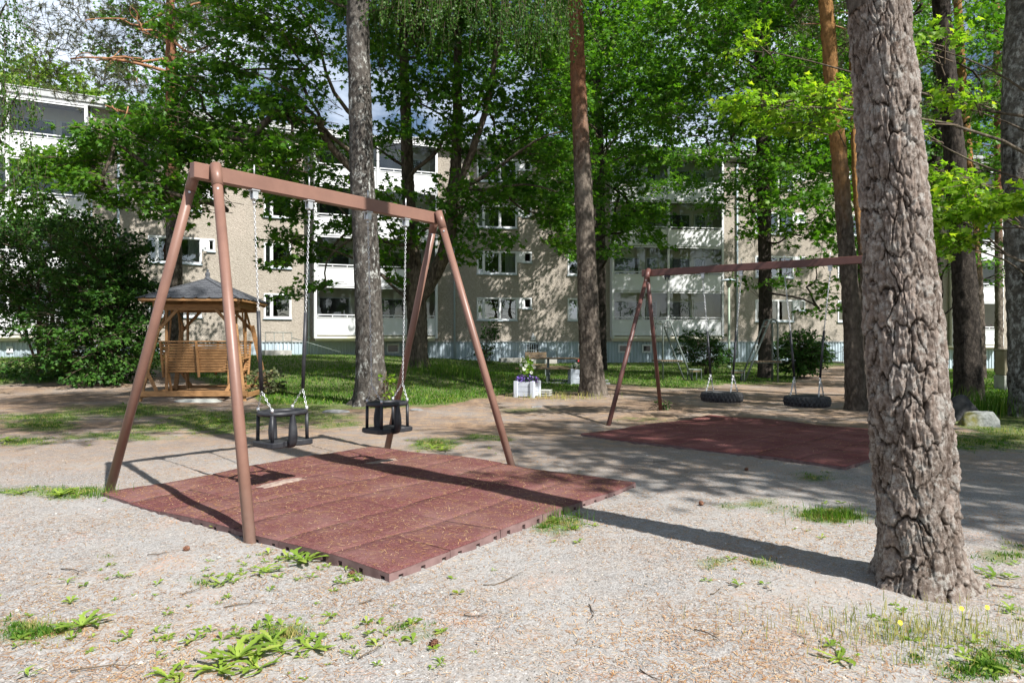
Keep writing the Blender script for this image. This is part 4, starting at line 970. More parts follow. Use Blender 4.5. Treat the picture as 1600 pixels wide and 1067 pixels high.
hb = thing('grill_block', 'low weathered concrete block with slots beside the white planter', 'concrete block', tuple(G(850, 619)), math.radians(-20))
for z in (.03, .09, .14): MB().box((0, 0, z), (.34, .26, .035), None, .006).build('slab', M['plinth_stone'], hb)
for x in (-.12, .12): MB().box((x, 0, .06), (.06, .22, .11), None, .004).build('spacer', M['concrete'], hb)
pt = thing('picnic_table', 'weathered wooden picnic table on a steel frame behind the planter', 'picnic table', tuple(GX(884, 21.4)), math.radians(-6))
for i in range(5): MB().box((0, -.32 + i * .16, .75), (2.1, .145, .04), None, .004).build('table_board', M['wood_g'], pt)
for sy in (-1, 1):
    for i in range(2): MB().box((-.35, sy * (.70 + i * .15), .46), (2.3, .13, .04), None, .004).build('bench_board', M['wood_g'], pt)
for x in (-.55, .35):
    MB().bar((x, -.28, 0), (x, -.24, .73), .05, .05, .003).build('leg', M['galv_d'], pt); MB().bar((x, .28, 0), (x, .24, .73), .05, .05, .003).build('leg', M['galv_d'], pt)
    for sy in (-1, 1): MB().bar((x, sy * .75, .0), (x, sy * .78, .44), .04, .04, .003).build('bench_leg', M['galv_d'], pt)
    MB().bar((x, -.85, .42), (x, .85, .42), .04, .04, .002).build('cross_bar', M['galv_d'], pt)
for y in (-.75, .75): MB().box((-.1, y, .025), (2.9, .05, .05), None, .003).build('ground_rail', M['galv'], pt)
bb = thing('park_bench', 'weathered wooden bench with a broad backrest board left of the picnic table', 'bench', tuple(GX(838, 24.5)), math.radians(4))
for i in range(2): MB().box((0, .20, .68 + i * .13), (.78, .035, .12), None, .004).build('backrest_board', M['wood_g'], bb)
for i in range(3): MB().box((0, -.2 + i * .15, .43), (.9, .12, .035), None, .004).build('seat_board', M['wood_g'], bb)
for x in (-.35, .35): MB().bar((x, -.2, 0), (x, -.18, .41), .04, .04).build('leg', M['galv_d'], bb); MB().bar((x, .12, 0), (x, .24, .85), .04, .04).build('leg', M['galv_d'], bb)

# carpet beating racks
def rack(loc, rz, flip, label):
    t = thing('carpet_rack', label, 'carpet rack', loc, rz, 'tubular carpet beating racks on the lawn'); f = -1 if flip else 1; H = 2.0
    def hoop(y, h, x0):
        pts = [(0, y, -.05), (0, y, h - .16)] + [(f * (.16 - .16 * math.cos(a)), y, h - .16 + .16 * math.sin(a)) for a in (.5, 1.0, 1.57, 2.1)]
        pts += [(f * (x0 + (1.02 - x0) * s_), y, (h - .12) * (1 - s_)) for s_ in (.18, .6, 1.0)]
        return MB().tube([Vector(p) for p in pts], .03, 10)
    hoop(-.36, H, .27).build('tube_hoop', M['galv_d'], t); hoop(.36, H, .27).build('tube_hoop', M['galv_d'], t)
    for z, x in ((H - .10, .08), (H - .22, .32)): MB().tube([(f * x, -.38, z), (f * x, .38, z)], .022, 8).build('cross_tube', M['galv'], t)
    for i in range(9): MB().box((f * (-.06 + i * .085), 0, .66), (.06, .95, .03), None, .003).build('shelf_slat', M['wood_g'], t)
    for y in (-.4, .4): MB().box((f * .28, y, .63), (.8, .03, .04), None, .002).build('shelf_bearer', M['galv_d'], t)
    for y in (-.15, .25): MB().tube([(f * 1.02, y - .2, 0), (f * 1.02, y - .2, .36), (f * 1.34, y - .2, .36), (f * 1.34, y - .2, 0)], .022, 8, smooth=False).build('step_frame', M['galv_d'], t)
    for y in (-.38, -.22): MB().box((f * 1.18, y + .1, .30), (.40, .12, .03), None, .003).build('step_board', M['wood_g'], t)
    return t
rack(tuple(GX(1030, 23.0)), math.radians(8), False, 'left tubular rack, seen behind the near legs of the tyre swing stand')
rack(tuple(GX(1211, 22.0)), math.radians(-8), True, 'right tubular rack, standing between the two tyre swings')

lp = thing('lamp_post', 'slim pale green lamp post with a flat round hood by the right block corner', 'street lamp', tuple(GX(1139, 33.0)))
hp = 1.3 + 95 / F * 33
MB().tube([(0, 0, 0), (0, 0, 1), (0, 0, hp - .3)], [.075, .06, .05], 12).build('pole', M['lampgreen'], lp); mb = MB(); mb.lathe([(.08, 0), (.1, .02), (.1, .12), (.07, .14)], (0, 0, 0), 12); mb.build('base', M['lampgreen'], lp)
mb = MB(); mb.lathe([(.06, -.32), (.12, -.26), (.13, -.06), (.1, 0)], (0, 0, hp), 14); mb.build('lantern', M['concrete'], lp); mb = MB(); mb.lathe([(.36, 0), (.33, .03), (.1, .09), (.0, .1)], (0, 0, hp), 20); mb.lathe([(.36, -.004), (0, -.004)], (0, 0, hp), 20); mb.build('hood', M['steel'], lp)
ub = thing('utility_box', 'tan utility box on a pale base behind the right edge trunk', 'utility box', tuple(GX(1579, 18.4)))
MB().box((0, 0, .17), (.62, .40, .44), None, .01).build('base', M['plinth_stone'], ub); MB().box((0, 0, .73), (.58, .36, .66), None, .015).build('cabinet', M['beige'], ub); MB().box((0, 0, 1.08), (.64, .42, .04), None, .01).build('lid', M['beige'], ub)
MB().box((0, -.186, .73), (.5, .012, .58), None, .004).build('door', M['beige'], ub)
# ------------------------------------------------------------ trees
def resample(pts, rad, step):
    P_, R_ = [pts[0]], [rad[0]]
    for i in range(len(pts) - 1):
        # Catmull-Rom between points
        p0 = pts[max(i - 1, 0)]; p1 = pts[i]; p2 = pts[i + 1]; p3 = pts[min(i + 2, len(pts) - 1)]; L = (p2 - p1).length; n = max(1, int(L / step))
        for k_ in range(1, n + 1):
            t = k_ / n; P_.append(.5 * ((2 * p1) + (p2 - p0) * t + (2 * p0 - 5 * p1 + 4 * p2 - p3) * t * t + (3 * p1 - p0 - 3 * p2 + p3) * t ** 3)); R_.append(rad[i] + (rad[i + 1] - rad[i]) * t)
    return P_, R_
def trunk_obj(pts, rad, mat, parent, name='trunk', n=32, step=.07, amp=.027, seed=0, flare=.5, lobes=5):
    P_, R_ = resample([Vector(p) for p in pts], rad, step); vs = []; z0 = P_[0].z; u = None
    for i, p in enumerate(P_):
        d = (P_[min(i + 1, len(P_) - 1)] - P_[max(i - 1, 0)]).normalized()
        if u is None: u = Vector((1, 0, 0))
        u = (u - d * u.dot(d)).normalized(); w = d.cross(u); h = p.z - z0
        fl = math.exp(-max(h, 0) / .28) * flare
        for j in range(n):
            a = 2 * math.pi * j / n; c, s_ = math.cos(a), math.sin(a); r_ = R_[i]
            rr = r_ * (1 + fl * (.45 + .55 * math.cos(lobes * a + seed) ) * .8 + .05 * mn.noise(Vector((c * 1.2, s_ * 1.2, p.z * .5 + seed))))
            q = Vector((c * r_ * 22, s_ * r_ * 22, p.z * 5 + seed * 3))
            rr += amp * (abs(mn.noise(q)) * 1.4 - .3) + amp * .5 * mn.noise(q * 2.7)
            vs.append(p + (u * c + w * s_) * rr)
    K = len(P_); fs = np.array([(i * n + j, i * n + (j + 1) % n, (i + 1) * n + (j + 1) % n, (i + 1) * n + j) for i in range(K - 1) for j in range(n)])
    return link(name, npmesh(name, np.array([tuple(v) for v in vs]), fs, mat, True), parent, True)
def branch_obj(p, q, r0, r1, mat, parent, bend=.15, seed=0, name='branch', up=.25):
    r = random.Random(seed); p = Vector(p); q = Vector(q); L = (q - p).length; n = 7; pts = []
    off = [Vector((r.gauss(0, 1), r.gauss(0, 1), r.gauss(0, .6))) * L * bend * .35 for _ in range(2)]
    for i in range(n + 1):
        t = i / n; c = p.lerp(q, t) + Vector((0, 0, up * L * t * (1 - t))) + off[0] * math.sin(math.pi * t) + off[1] * math.sin(2 * math.pi * t) * .6
        pts.append(c)
    return MB().tube(pts, [r0 + (r1 - r0) * (i / n) ** .8 for i in range(n + 1)], 7, smooth=True).build(name, mat, parent, True)

LEAF_MAPLE = np.array([(0, 0), (.42, .10), (.22, .34), (.56, .62), (.20, .60), (0, 1.05), (-.20, .60), (-.56, .62), (-.22, .34), (-.42, .10)], float); 
TRI_MAPLE = np.array([(0, 1, 2), (0, 2, 8), (0, 8, 9), (2, 3, 4), (2, 4, 8), (4, 6, 8), (4, 5, 6), (6, 7, 8)])
LEAF_LITE = np.array([(0, 0), (.50, .42), (.20, .50), (0, 1.0), (-.20, .50), (-.50, .42)], float); TRI_LITE = np.array([(0, 1, 2), (2, 3, 4), (0, 2, 4), (0, 4, 5)])
LEAF_OVAL = np.array([(0, 0), (.33, .4), (0, 1), (-.33, .4)], float); TRI_OVAL = np.array([(0, 1, 2), (0, 2, 3)])
LEAF_NEEDLE = np.array([(-.05, 0), (.05, 0), (0, 1)], float); TRI_NEEDLE = np.array([(0, 1, 2)])
SHAPES = {'maple': (LEAF_MAPLE, TRI_MAPLE), 'lite': (LEAF_LITE, TRI_LITE), 'oval': (LEAF_OVAL, TRI_OVAL), 'needle': (LEAF_NEEDLE, TRI_NEEDLE)}
def nrm(a): return a / (np.linalg.norm(a, axis=-1, keepdims=True) + 1e-9)
class Crown:
    def __init__(s, shape): s.sh = shape; s.V = []; s.F = []; s.n = 0; s.tw = MB()
    def put(s, P, tip, nor, size):
        L2, T = SHAPES[s.sh]; side = nrm(np.cross(tip, nor)); nor = np.cross(side, tip)
        V = P[:, None, :] + (side[:, None, :] * L2[None, :, :1] + tip[:, None, :] * L2[None, :, 1:]) * size[:, None, None]
        V += nor[:, None, :] * (-(np.abs(L2[None, :, :1]) * .35) * size[:, None, None])
        k_ = len(L2); F_ = (T[None] + (np.arange(len(P)) * k_)[:, None, None] + s.n).reshape(-1, 3); s.V.append(V.reshape(-1, 3)); s.F.append(F_); s.n += len(P) * k_
    def sprays(s, C, rad, n, away, L=1.0, m=34, size=.12, droop=.3, seed=0, twigs=True, flat=.16):
        """leafy fans about centre C within radii rad, growing away from point `away`"""
        r = np.random.default_rng(seed + 11); C = np.array(C, float); q = r.normal(0, 1, (n, 3)); q = nrm(q) * (r.random((n, 1)) ** .42) * np.array(rad)
        o = C + q; d = nrm((o - np.array(away)) * np.array([1, 1, .3])) + r.normal(0, .55, (n, 3)) * np.array([1, 1, .35]); d = nrm(d)
        up = nrm(np.array([0, 0, 1]) + r.normal(0, .22, (n, 3))); sd = nrm(np.cross(d, up)); up = np.cross(sd, d)
        t = r.uniform(.08, 1.0, (n, m)); lat = r.uniform(-1, 1, (n, m)) * .48 * (1.05 - .55 * t); LL = L * r.uniform(.7, 1.2, (n, 1))
        P = o[:, None] + d[:, None] * (t * LL)[..., None] + sd[:, None] * (lat * LL)[..., None] + up[:, None] * (r.normal(0, flat * .5, (n, m)) * LL)[..., None]
        P[..., 2] -= droop * (t ** 2 * .5 + lat ** 2 * .6) * LL
        tip = d[:, None] * .6 + sd[:, None] * (np.sign(lat) * .7)[..., None] + r.normal(0, .35, (n, m, 3)); tip[..., 2] -= r.uniform(.15, .9, (n, m)); tip = nrm(tip)
        no = up[:, None] * 1.0 + r.normal(0, .42, (n, m, 3))
        s.put(P.reshape(-1, 3), tip.reshape(-1, 3), nrm(no).reshape(-1, 3), (size * r.uniform(.65, 1.2, (n, m))).reshape(-1))
        if twigs:
            for i in range(n):
                a = Vector(o[i]) - Vector(d[i]) * .3; b = Vector(o[i] + d[i] * LL[i, 0] * .9) - Vector((0, 0, droop * .4 * LL[i, 0])); m_ = a.lerp(b, .5) + Vector((0, 0, .04))
                s.tw.tube([a, m_, b], [.011, .007, .003], 3, False)
                for sg in (-1, 1):
                    c = m_ + Vector(sd[i]) * sg * .35 * LL[i, 0] + Vector(d[i]) * .25 * LL[i, 0]; s.tw.tube([m_, c], [.005, .002], 3, False)
    def needles(s, C, rad, n, m=34, size=.11, seed=0):
        r = np.random.default_rng(seed + 5); q = nrm(r.normal(0, 1, (n, 3))) * (r.random((n, 1)) ** .4) * np.array(rad); o = np.array(C) + q
        d = nrm(q + r.normal(0, .4, (n, 3)) + np.array([0, 0, .3])); t = r.uniform(0, 1, (n, m)); P = o[:, None] + d[:, None] * (t * .22)[..., None]
        tip = nrm(d[:, None] * .7 + nrm(r.normal(0, 1, (n, m, 3)))); s.put(P.reshape(-1, 3), tip.reshape(-1, 3), nrm(r.normal(0, 1, (n * m, 3))), np.full(n * m, size) * r.uniform(.7, 1.2, n * m))
        for i in range(n):
            a = Vector(o[i]); b = Vector(o[i] + d[i] * .2); s.tw.tube([a - Vector(d[i]) * .25, b], [.008, .004], 3, False)
    def strands(s, C, rad, n, L=1.2, m=30, size=.045, seed=0):
        r = np.random.default_rng(seed + 9); o = np.array(C) + nrm(r.normal(0, 1, (n, 3))) * (r.random((n, 1)) ** .5) * np.array(rad); LL = L * r.uniform(.5, 1.2, (n, 1)); sway = r.normal(0, .16, (n, 2))
        t = r.uniform(0, 1, (n, m)); P = np.repeat(o[:, None], m, 1).copy(); P[..., 2] -= t * LL; P[..., :2] += sway[:, None] * (t ** 1.5 * LL)[..., None]; P += r.normal(0, .025, (n, m, 3))
        tip = r.normal(0, .6, (n, m, 3)); tip[..., 2] -= .9; s.put(P.reshape(-1, 3), nrm(tip).reshape(-1, 3), nrm(r.normal(0, 1, (n * m, 3))), size * r.uniform(.7, 1.25, n * m))
        for i in range(n):
            a = Vector(o[i]); b = a + Vector((sway[i, 0] * LL[i, 0], sway[i, 1] * LL[i, 0], -LL[i, 0])); s.tw.tube([a + Vector((0, 0, .1)), a.lerp(b, .5), b], [.004, .003, .0015], 3, False)
    def build(s, mat, parent, name='crown', twig=None):
        V = np.concatenate(s.V); F_ = np.concatenate(s.F); nl = len(F_)
        if s.tw.v:
            tv = np.array([tuple(v) for v in s.tw.v]); tf = []
            for f in s.tw.f:
                tf.append((f[0], f[1], f[2]))
                if len(f) == 4: tf.append((f[0], f[2], f[3]))
            F_ = np.concatenate([F_, np.array(tf) + len(V)]); V = np.concatenate([V, tv])
        mi = np.zeros(len(F_), int); mi[nl:] = 1
        return link(name, npmesh(name, V, F_, None, False, mats=[mat, twig or M['twig']], midx=mi), parent, True)
def tree(name, label, cat, pts, rad, mat, group=None, **kw):
    p0 = Vector(pts[0]); t = thing(name, label, cat, (p0.x, p0.y, gz(p0.x, p0.y)), 0, group)
    lo = Vector(pts[0]) - Vector((0, 0, .15)); pts = [lo] + [Vector(p) for p in pts]; rad = [rad[0] * 1.02] + list(rad)
    trunk_obj(pts, rad, mat, t, **kw); t['_'] = 0; del t['_']; return t
def limb_clusters(t, kind, mat, clusters, trunk_at, bmat, seed, L=1.0, size=.12, m=34, twig=None, lim=True, droop=.3):
    """clusters: (centre Vector, (rx,ry,rz), n); limbs fork from trunk to cluster to cluster"""
    c = Crown(kind); at = [trunk_at(Vector(C)) for C, _, _ in clusters]; od = sorted(range(len(clusters)), key=lambda i: (Vector(clusters[i][0]) - at[i]).length)
    par = {}; done = []
    for i in od:
        C = Vector(clusters[i][0]); best = (C - at[i]).length * .92; par[i] = None
        for j in done:
            d = (C - Vector(clusters[j][0])).length
            if d < best: best = d; par[i] = j
        done.append(i)
    desc = {i: 1 for i in od}
    for i in reversed(od):
        if par[i] is not None: desc[par[i]] += desc[i]
    for i in od:
        C = Vector(clusters[i][0]) - Vector((0, 0, clusters[i][1][2] * .2)); a = at[i] if par[i] is None else Vector(clusters[par[i]][0]) - Vector((0, 0, clusters[par[i]][1][2] * .2))
        branch_obj(a, C, .010 + .020 * math.sqrt(desc[i]), .008 + .018 * math.sqrt(max(0, desc[i] - 1)), bmat, t, seed=seed + i, bend=.3, up=.12)
    for i, (C, rad, n) in enumerate(clusters): c.sprays(Vector(C), rad, n, at[i], L, m, size, droop, seed * 31 + i)
    c.build(mat, t, twig=twig); return c
def cpx(u, v, D, ru, rv, dep, n):
    """cluster given where it shows in the photograph at depth D; radii in pixels"""
    return (W(u, v, D), (ru * D / F, dep, rv * D / F), n)

# ---- foreground pine, bark plates modelled
def big_pine():
    D = 3.64; cen = [(1448, 945), (1447, 925), (1443, 860), (1435, 767), (1426, 640), (1418, 520), (1400, 300), (1389, 150), (1376, 0)]
    wid = [150, 150, 134, 131, 131, 126, 114, 110, 107]
    pts = [W(u - 5, v, D) for u, v in cen]; rad = [w * D / F / 2 - .042 for w in wid]; base = pts[0].copy()
    t = thing('pine_tree', 'big foreground pine with deeply plated grey-brown bark at the right', 'tree', (base.x, base.y, 0))
    pts[0].z = -.12
    top = pts[-1]; more = [top + Vector((-.35, .1, 2.2)), top + Vector((-.5, .2, 6)), top + Vector((-.5, .2, 11)), top + Vector((-.45, .2, 15.5))]
    P_, R_ = resample(pts, rad, .0078); n = 300
    P = np.array([tuple(p) for p in P_]); R0 = np.array(R_); K = len(P)
    a = 2 * np.pi * np.arange(n) / n; A, Zz = np.meshgrid(a, P[:, 2]); Rg = R0[:, None] * np.ones_like(A); h = Zz
    # cylinder-surface coordinates, periodic round the trunk
    cols = 15; U = A / (2 * np.pi) * cols; Vv = Zz / .20
    def fbm(sc, sd, oct_=3):
        out = np.zeros(A.shape); amp = 1.0
        for o in range(oct_):
            gx = rng.random((int(cols * sc * 2 ** o) + 1, int(60 * sc * 2 ** o) + 3)); gx[-1] = gx[0]; nxx = gx.shape[0] - 1
            x = (U / cols * nxx) % nxx; y = (Vv + 3) * sc * 2 ** o % (gx.shape[1] - 1); xi = x.astype(int); yi = y.astype(int); fx = ss(x - xi); fy = ss(y - yi); x1 = (xi + 1) % nxx; xi = xi % nxx
            out += amp * (gx[xi, yi] * (1 - fx) * (1 - fy) + gx[x1, yi] * fx * (1 - fy) + gx[xi, yi + 1] * (1 - fx) * fy + gx[x1, yi + 1] * fx * fy - .5); amp *= .5
        return out
    w1, w2 = fbm(1.0, 1), fbm(1.0, 2); f1 = fbm(3, 3, 3); f2 = fbm(8, 4, 3)
    def cell(U, Vv, cols, seed):
        r = np.random.default_rng(seed); ny_ = int(Vv.max()) + 8; jx = r.random((cols, ny_)); jy = r.random((cols, ny_)); hh = r.random((cols, ny_))
        Ui = np.floor(U).astype(int); Vi = np.floor(Vv).astype(int); d1 = np.full(U.shape, 9.); d2 = d1.copy(); id_ = np.zeros(U.shape)
        for dx in (-1, 0, 1):
            for dy in (-1, 0, 1):
                cx = Ui + dx; cy = Vi + dy; ix = cx % cols; iy = (cy + 3) % ny_; px = cx + .15 + .7 * jx[ix, iy]; py = cy + .1 + .8 * jy[ix, iy]
                d = np.hypot(U - px, (Vv - py)); nw = d < d1; d2 = np.where(nw, d1, np.minimum(d2, d)); id_ = np.where(nw, hh[ix, iy], id_); d1 = np.where(nw, d, d1)
        return d1, d2, id_
    d1, d2, idp = cell(U + w1 * 1.1 + f1 * .16, Vv + w2 * .75 + f1 * .12 + 2, cols, 5); e = d2 - d1
    plate = ss((e - .0 - .05 * f1) / .11)
    b1, b2, idq = cell((U + w2 * .5) * 2, (Vv + w1 * .5 + f1 * .3) * 2.2 + 2, cols * 2, 9); e2 = b2 - b1
    flake = ss((e2 - .02) / .16)
    depth = .030 * np.interp(Zz, [0, .3, 1.5, 3.2], [1.25, 1.1, .8, .45]) * np.clip(.62 + 1.5 * w2 + .5 * f1, .22, 1.5); f3 = fbm(5, 7, 2)
    disp = depth * (plate * (.72 + .28 * idp) - .72) + .0065 * (flake * (.4 + idq) - .6) * plate + .004 * f1 + .0045 * f2 + .0035 * f3 + .010 * w1
    q_ = (f3 * 1.6 + f1 * 1.1 + idp * 1.5) * 2.6; terr = np.floor(q_) + ss((q_ - np.floor(q_)) * 4 - 3); disp += .0015 * (terr - terr.mean()) * (.3 + .7 * plate)
    flare = np.exp(-np.maximum(Zz, 0) / .13) * (.075 + .13 * np.maximum(0, np.cos(3 * A + .2)) ** 1.5 + .05 * np.cos(5 * A + 2))
    Rg = Rg + disp + flare * Rg * 1.6 + .01 * np.cos(2 * A + Zz)
    # local frame: trunk leans only slightly, rings kept horizontal
    V = np.stack([P[:, 0][:, None] + Rg * np.cos(A), P[:, 1][:, None] + Rg * np.sin(A), Zz + 0 * A], -1).reshape(-1, 3)
    I = np.arange(K * n).reshape(K, n); Ir = np.roll(I, -1, axis=1); Q = np.stack([I[:-1], Ir[:-1], Ir[1:], I[1:]], -1).reshape(-1, 4)
    pl = np.clip(plate * (.50 + .25 * idp) + .14 * flake * plate + .30 * f1 + .30 * f2 + .12 * f3, 0, 1)
    tone = np.clip(idq * .7 + .5 * idp * (1 - .3 * f1) - .1, 0, 1) * plate
    link('trunk', npmesh('trunk', V, Q, M['bark_big'], False, {'plate': pl.ravel(), 'tone': tone.ravel()}), t, True)
    up = [top - Vector((0, 0, .05))] + more
    trunk_obj(up, [rad[-1] * 1.0, .165, .14, .10, .03], M['bark_pine'], t, name='upper_trunk', flare=0, n=20, step=.2)
    c = Crown('needle'); r = random.Random(4)
    for i in range(40):
        z = r.uniform(9.0, 17.5); a_ = r.uniform(0, 6.28); d = r.uniform(.8, 2.6) * (1.15 - (z - 9) / 12); ctr = Vector((top.x - .5 + math.cos(a_) * d, top.y + .2 + math.sin(a_) * d, z))
        branch_obj((top.x - .5, top.y + .2, z - .8), ctr, .045, .015, M['branch_orange'], t, seed=i); c.needles(ctr, (1.0, 1.0, .5), 80, 26, .15, seed=i)
    c.build(M['needle'], t); return t
big_pine()

# ---- trunks read off the photograph
def px_trunk(name, label, cat, D, spec, H, mat, extra=(0, 0), group=None, **kw):
    """spec: (u, v, width px) from the base up; H = height of the tree above the eye plane's top point"""
    pts = [W(u, v, D) for u, v, w in spec]; rad = [w * D / F / 2 for u, v, w in spec]; b = pts[0]; b.z = gz(b.x, b.y)
    tp = pts[-1]; n = 3
    for i in range(1, n + 1): pts.append(tp + Vector((extra[0] * i / n, extra[1] * i / n, (H - tp.z) * i / n))); rad.append(rad[len(spec) - 1] * (1 - .8 * i / n))
    t = tree(name, label, cat, pts, rad, mat, group, **kw); t_pts = pts
    return t, t_pts
def at_fn(pts, lift=.75, rise=1.2):
    def f(C):
        z = C.z - rise - .35 * math.hypot(C.x - pts[0].x, C.y - pts[0].y) * lift
        z = max(z, pts[0].z + 1.2); z = min(z, pts[-1].z - .3)
        for a, b in zip(pts, pts[1:]):
            if a.z <= z <= b.z: return a.lerp(b, (z - a.z) / max(b.z - a.z, 1e-6))
        return pts[-2]
    return f
aspen, ap = px_trunk('birch_tree', 'thick grey lichen-patched trunk between the two toddler swings', 'tree', 14.0, [(580, 638, 60), (580, 622, 50), (579, 560, 44), (576, 480, 42), (571, 380, 39), (566, 280, 37), (562, 130, 35), (559, 0, 33)], 17, M['bark_grey'], (.3, .3), flare=.75, lobes=6, amp=.02, n=36)
c = Crown('oval')
for i, (u, v, D, ru, rv, n, L) in enumerate([(690, 0, 12.5, 70, 30, 46, 1.15), (610, -15, 12.5, 50, 20, 26, 1.0), (820, 10, 12.5, 60, 30, 46, 1.3), (880, 20, 13, 30, 30, 20, 1.1), (760, 0, 12.5, 60, 20, 34, 1.2), (560, -60, 14, 140, 60, 40, 1.3)]):
    C = W(u, v - 35, D); branch_obj(ap[-2].lerp(ap[-3], .6 + .05 * i), C, .04, .012, M['bark_grey'], aspen, seed=i + 60); c.strands(C, (ru * D / F, .9, rv * D / F), n, L, 34, .06, seed=i)
r = random.Random(3)
for i in range(12):
    a_ = r.uniform(0, 6.28); z = r.uniform(9.5, 16); d = r.uniform(1, 2.6); C = ap[-1] + Vector((math.cos(a_) * d, math.sin(a_) * d, z - 17)); branch_obj((ap[-1].x, ap[-1].y, z - 1), C, .04, .012, M['bark_grey'], aspen, seed=i + 90); c.strands(C, (1.0, 1.0, .6), 26, 1.2, 22, .07, seed=i + 40)
c.build(M['birch'], aspen)

# middle pine
mp_, mpp = px_trunk('pine_tree', 'tall straight pine, grey below and orange above, right of the white planter', 'tree', 16.4, [(926, 619, 40), (926, 600, 38), (921, 520, 33), (916, 400, 30), (911, 280, 27), (904, 140, 24), (898, 0, 21)], 17, M['bark_pine'], (-.5, .3), flare=.55, lobes=4)
c = Crown('needle')
for i in range(20):
    a_ = r.uniform(0, 6.28); z = r.uniform(11, 17); d = r.uniform(.6, 2.2); C = Vector((mpp[-1].x + math.cos(a_) * d, mpp[-1].y + math.sin(a_) * d, z)); branch_obj((mpp[-1].x, mpp[-1].y, z - .7), C, .04, .012, M['branch_orange'], mp_, seed=i + 120); c.needles(C, (.9, .9, .4), 44, 24, .13, seed=i + 70)
c.build(M['needle'], mp_)

# ochre pine left of the big trunk
rp, rpp = px_trunk('pine_tree', 'slender leaning pine with ochre-orange upper bark just left of the big trunk', 'tree', 13.0, [(1340, 642, 34), (1338, 600, 31), (1332, 500, 27), (1322, 380, 24), (1313, 260, 23), (1301, 140, 22), (1290, 0, 20)], 15, M['bark_pine_r'], (-.7, .2), flare=.4, lobes=5)
c = Crown('needle')
for i in range(16):
    a_ = r.uniform(0, 6.28); z = r.uniform(9.5, 15); d = r.uniform(.6, 2.0); C = Vector((rpp[-1].x + math.cos(a_) * d, rpp[-1].y + math.sin(a_) * d, z)); branch_obj((rpp[-1].x, rpp[-1].y, z - .7), C, .04, .012, M['branch_orange'], rp, seed=i + 160); c.needles(C, (.9, .9, .4), 44, 24, .13, seed=i + 100)
c.build(M['needle'], rp)

# central forked maple
ma, map_ = px_trunk('maple_tree', 'forked maple on a grassy mound behind the far legs of the toddler swing stand', 'tree', 22.0, [(652, 577, 40), (652, 555, 33), (652, 510, 31), (650, 455, 30), (645, 400, 22), (639, 320, 20), (636, 240, 18), (632, 120, 15), (630, 0, 12)], 13.5, M['bark_maple'], (0, .3), flare=.35, lobes=5)
fork = [W(652, 470, 22), W(668, 445, 21.9), W(690, 405, 21.8), (W(703, 360, 21.7)), W(708, 300, 21.6), W(713, 240, 21.5), W(715, 120, 21.5), W(716, 0, 21.5)]
trunk_obj(fork, [.22, .25, .22, .21, .19, .16, .13, .1], M['bark_maple'], ma, name='second_stem', flare=0)
side = [W(707, 305, 21.6), W(728, 262, 21.3), W(745, 215, 21), W(762, 160, 21), W(775, 80, 21), W(790, 0, 21)]
trunk_obj(side, [.10, .12, .10, .09, .07, .05], M['bark_maple'], ma, name='second_stem', flare=0, n=14)
for i, (a, b, r0) in enumerate([(W(640, 452, 22), W(500, 385, 20.5), .09), (W(706, 300, 21.6), W(880, 205, 20), .09), (W(708, 290, 21.6), W(870, 300, 20), .07), (W(636, 260, 22), W(545, 215, 21), .06), (W(640, 470, 21.9), W(560, 395, 21), .07), (W(700, 370, 21.7), W(600, 300, 20.5), .05)]):
    branch_obj(a, b, r0, .02, M['bark_maple'], ma, seed=i + 200, up=.06)
MC = [(560, 60, 100, 60, 46), (700, 40, 110, 60, 50), (820, 70, 70, 70, 40), (645, 140, 80, 50, 40), (750, 150, 90, 55, 46), (840, 170, 60, 50, 30), (600, 225, 55, 30, 22), (690, 215, 60, 35, 26), (775, 235, 70, 35, 36),
      (860, 255, 45, 35, 24), (505, 285, 55, 35, 24), (465, 320, 45, 30, 20), (600, 310, 50, 30, 18), (560, 350, 45, 25, 14), (515, 385, 40, 26, 16), (455, 372, 25, 14, 7), (620, 375, 45, 28, 18), (690, 330, 40, 40, 18), (730, 318, 50, 22, 20),
      (790, 300, 50, 22, 20), (850, 330, 40, 30, 22), (745, 378, 42, 16, 12), (700, 395, 22, 16, 7), (870, 375, 28, 22, 12), (620, 430, 26, 18, 5), (510, 445, 35, 12, 5), (470, 460, 20, 10, 3), (445, 408, 18, 10, 4), (880, 150, 35, 60, 16)]
limb_clusters(ma, 'maple', M['maple'], [cpx(u, v, 20.6 + (i % 3) * .7, ru, rv, 1.1, n) for i, (u, v, ru, rv, n) in enumerate(MC)], at_fn(map_), M['bark_maple'], 300, .95, .175, 26)
cc = Crown('lite')
for i in range(16):
    a_ = r.uniform(0, 6.28); z = r.uniform(11.5, 16); d = r.uniform(.8, 3.6); cc.sprays((map_[0].x + math.cos(a_) * d, map_[0].y + math.sin(a_) * d, z), (1.3, 1.3, .8), 22, (map_[0].x, map_[0].y, z - 2), 1.0, 26, .17, .3, i, False)
cc.build(M['maple'], ma, name='upper_crown')

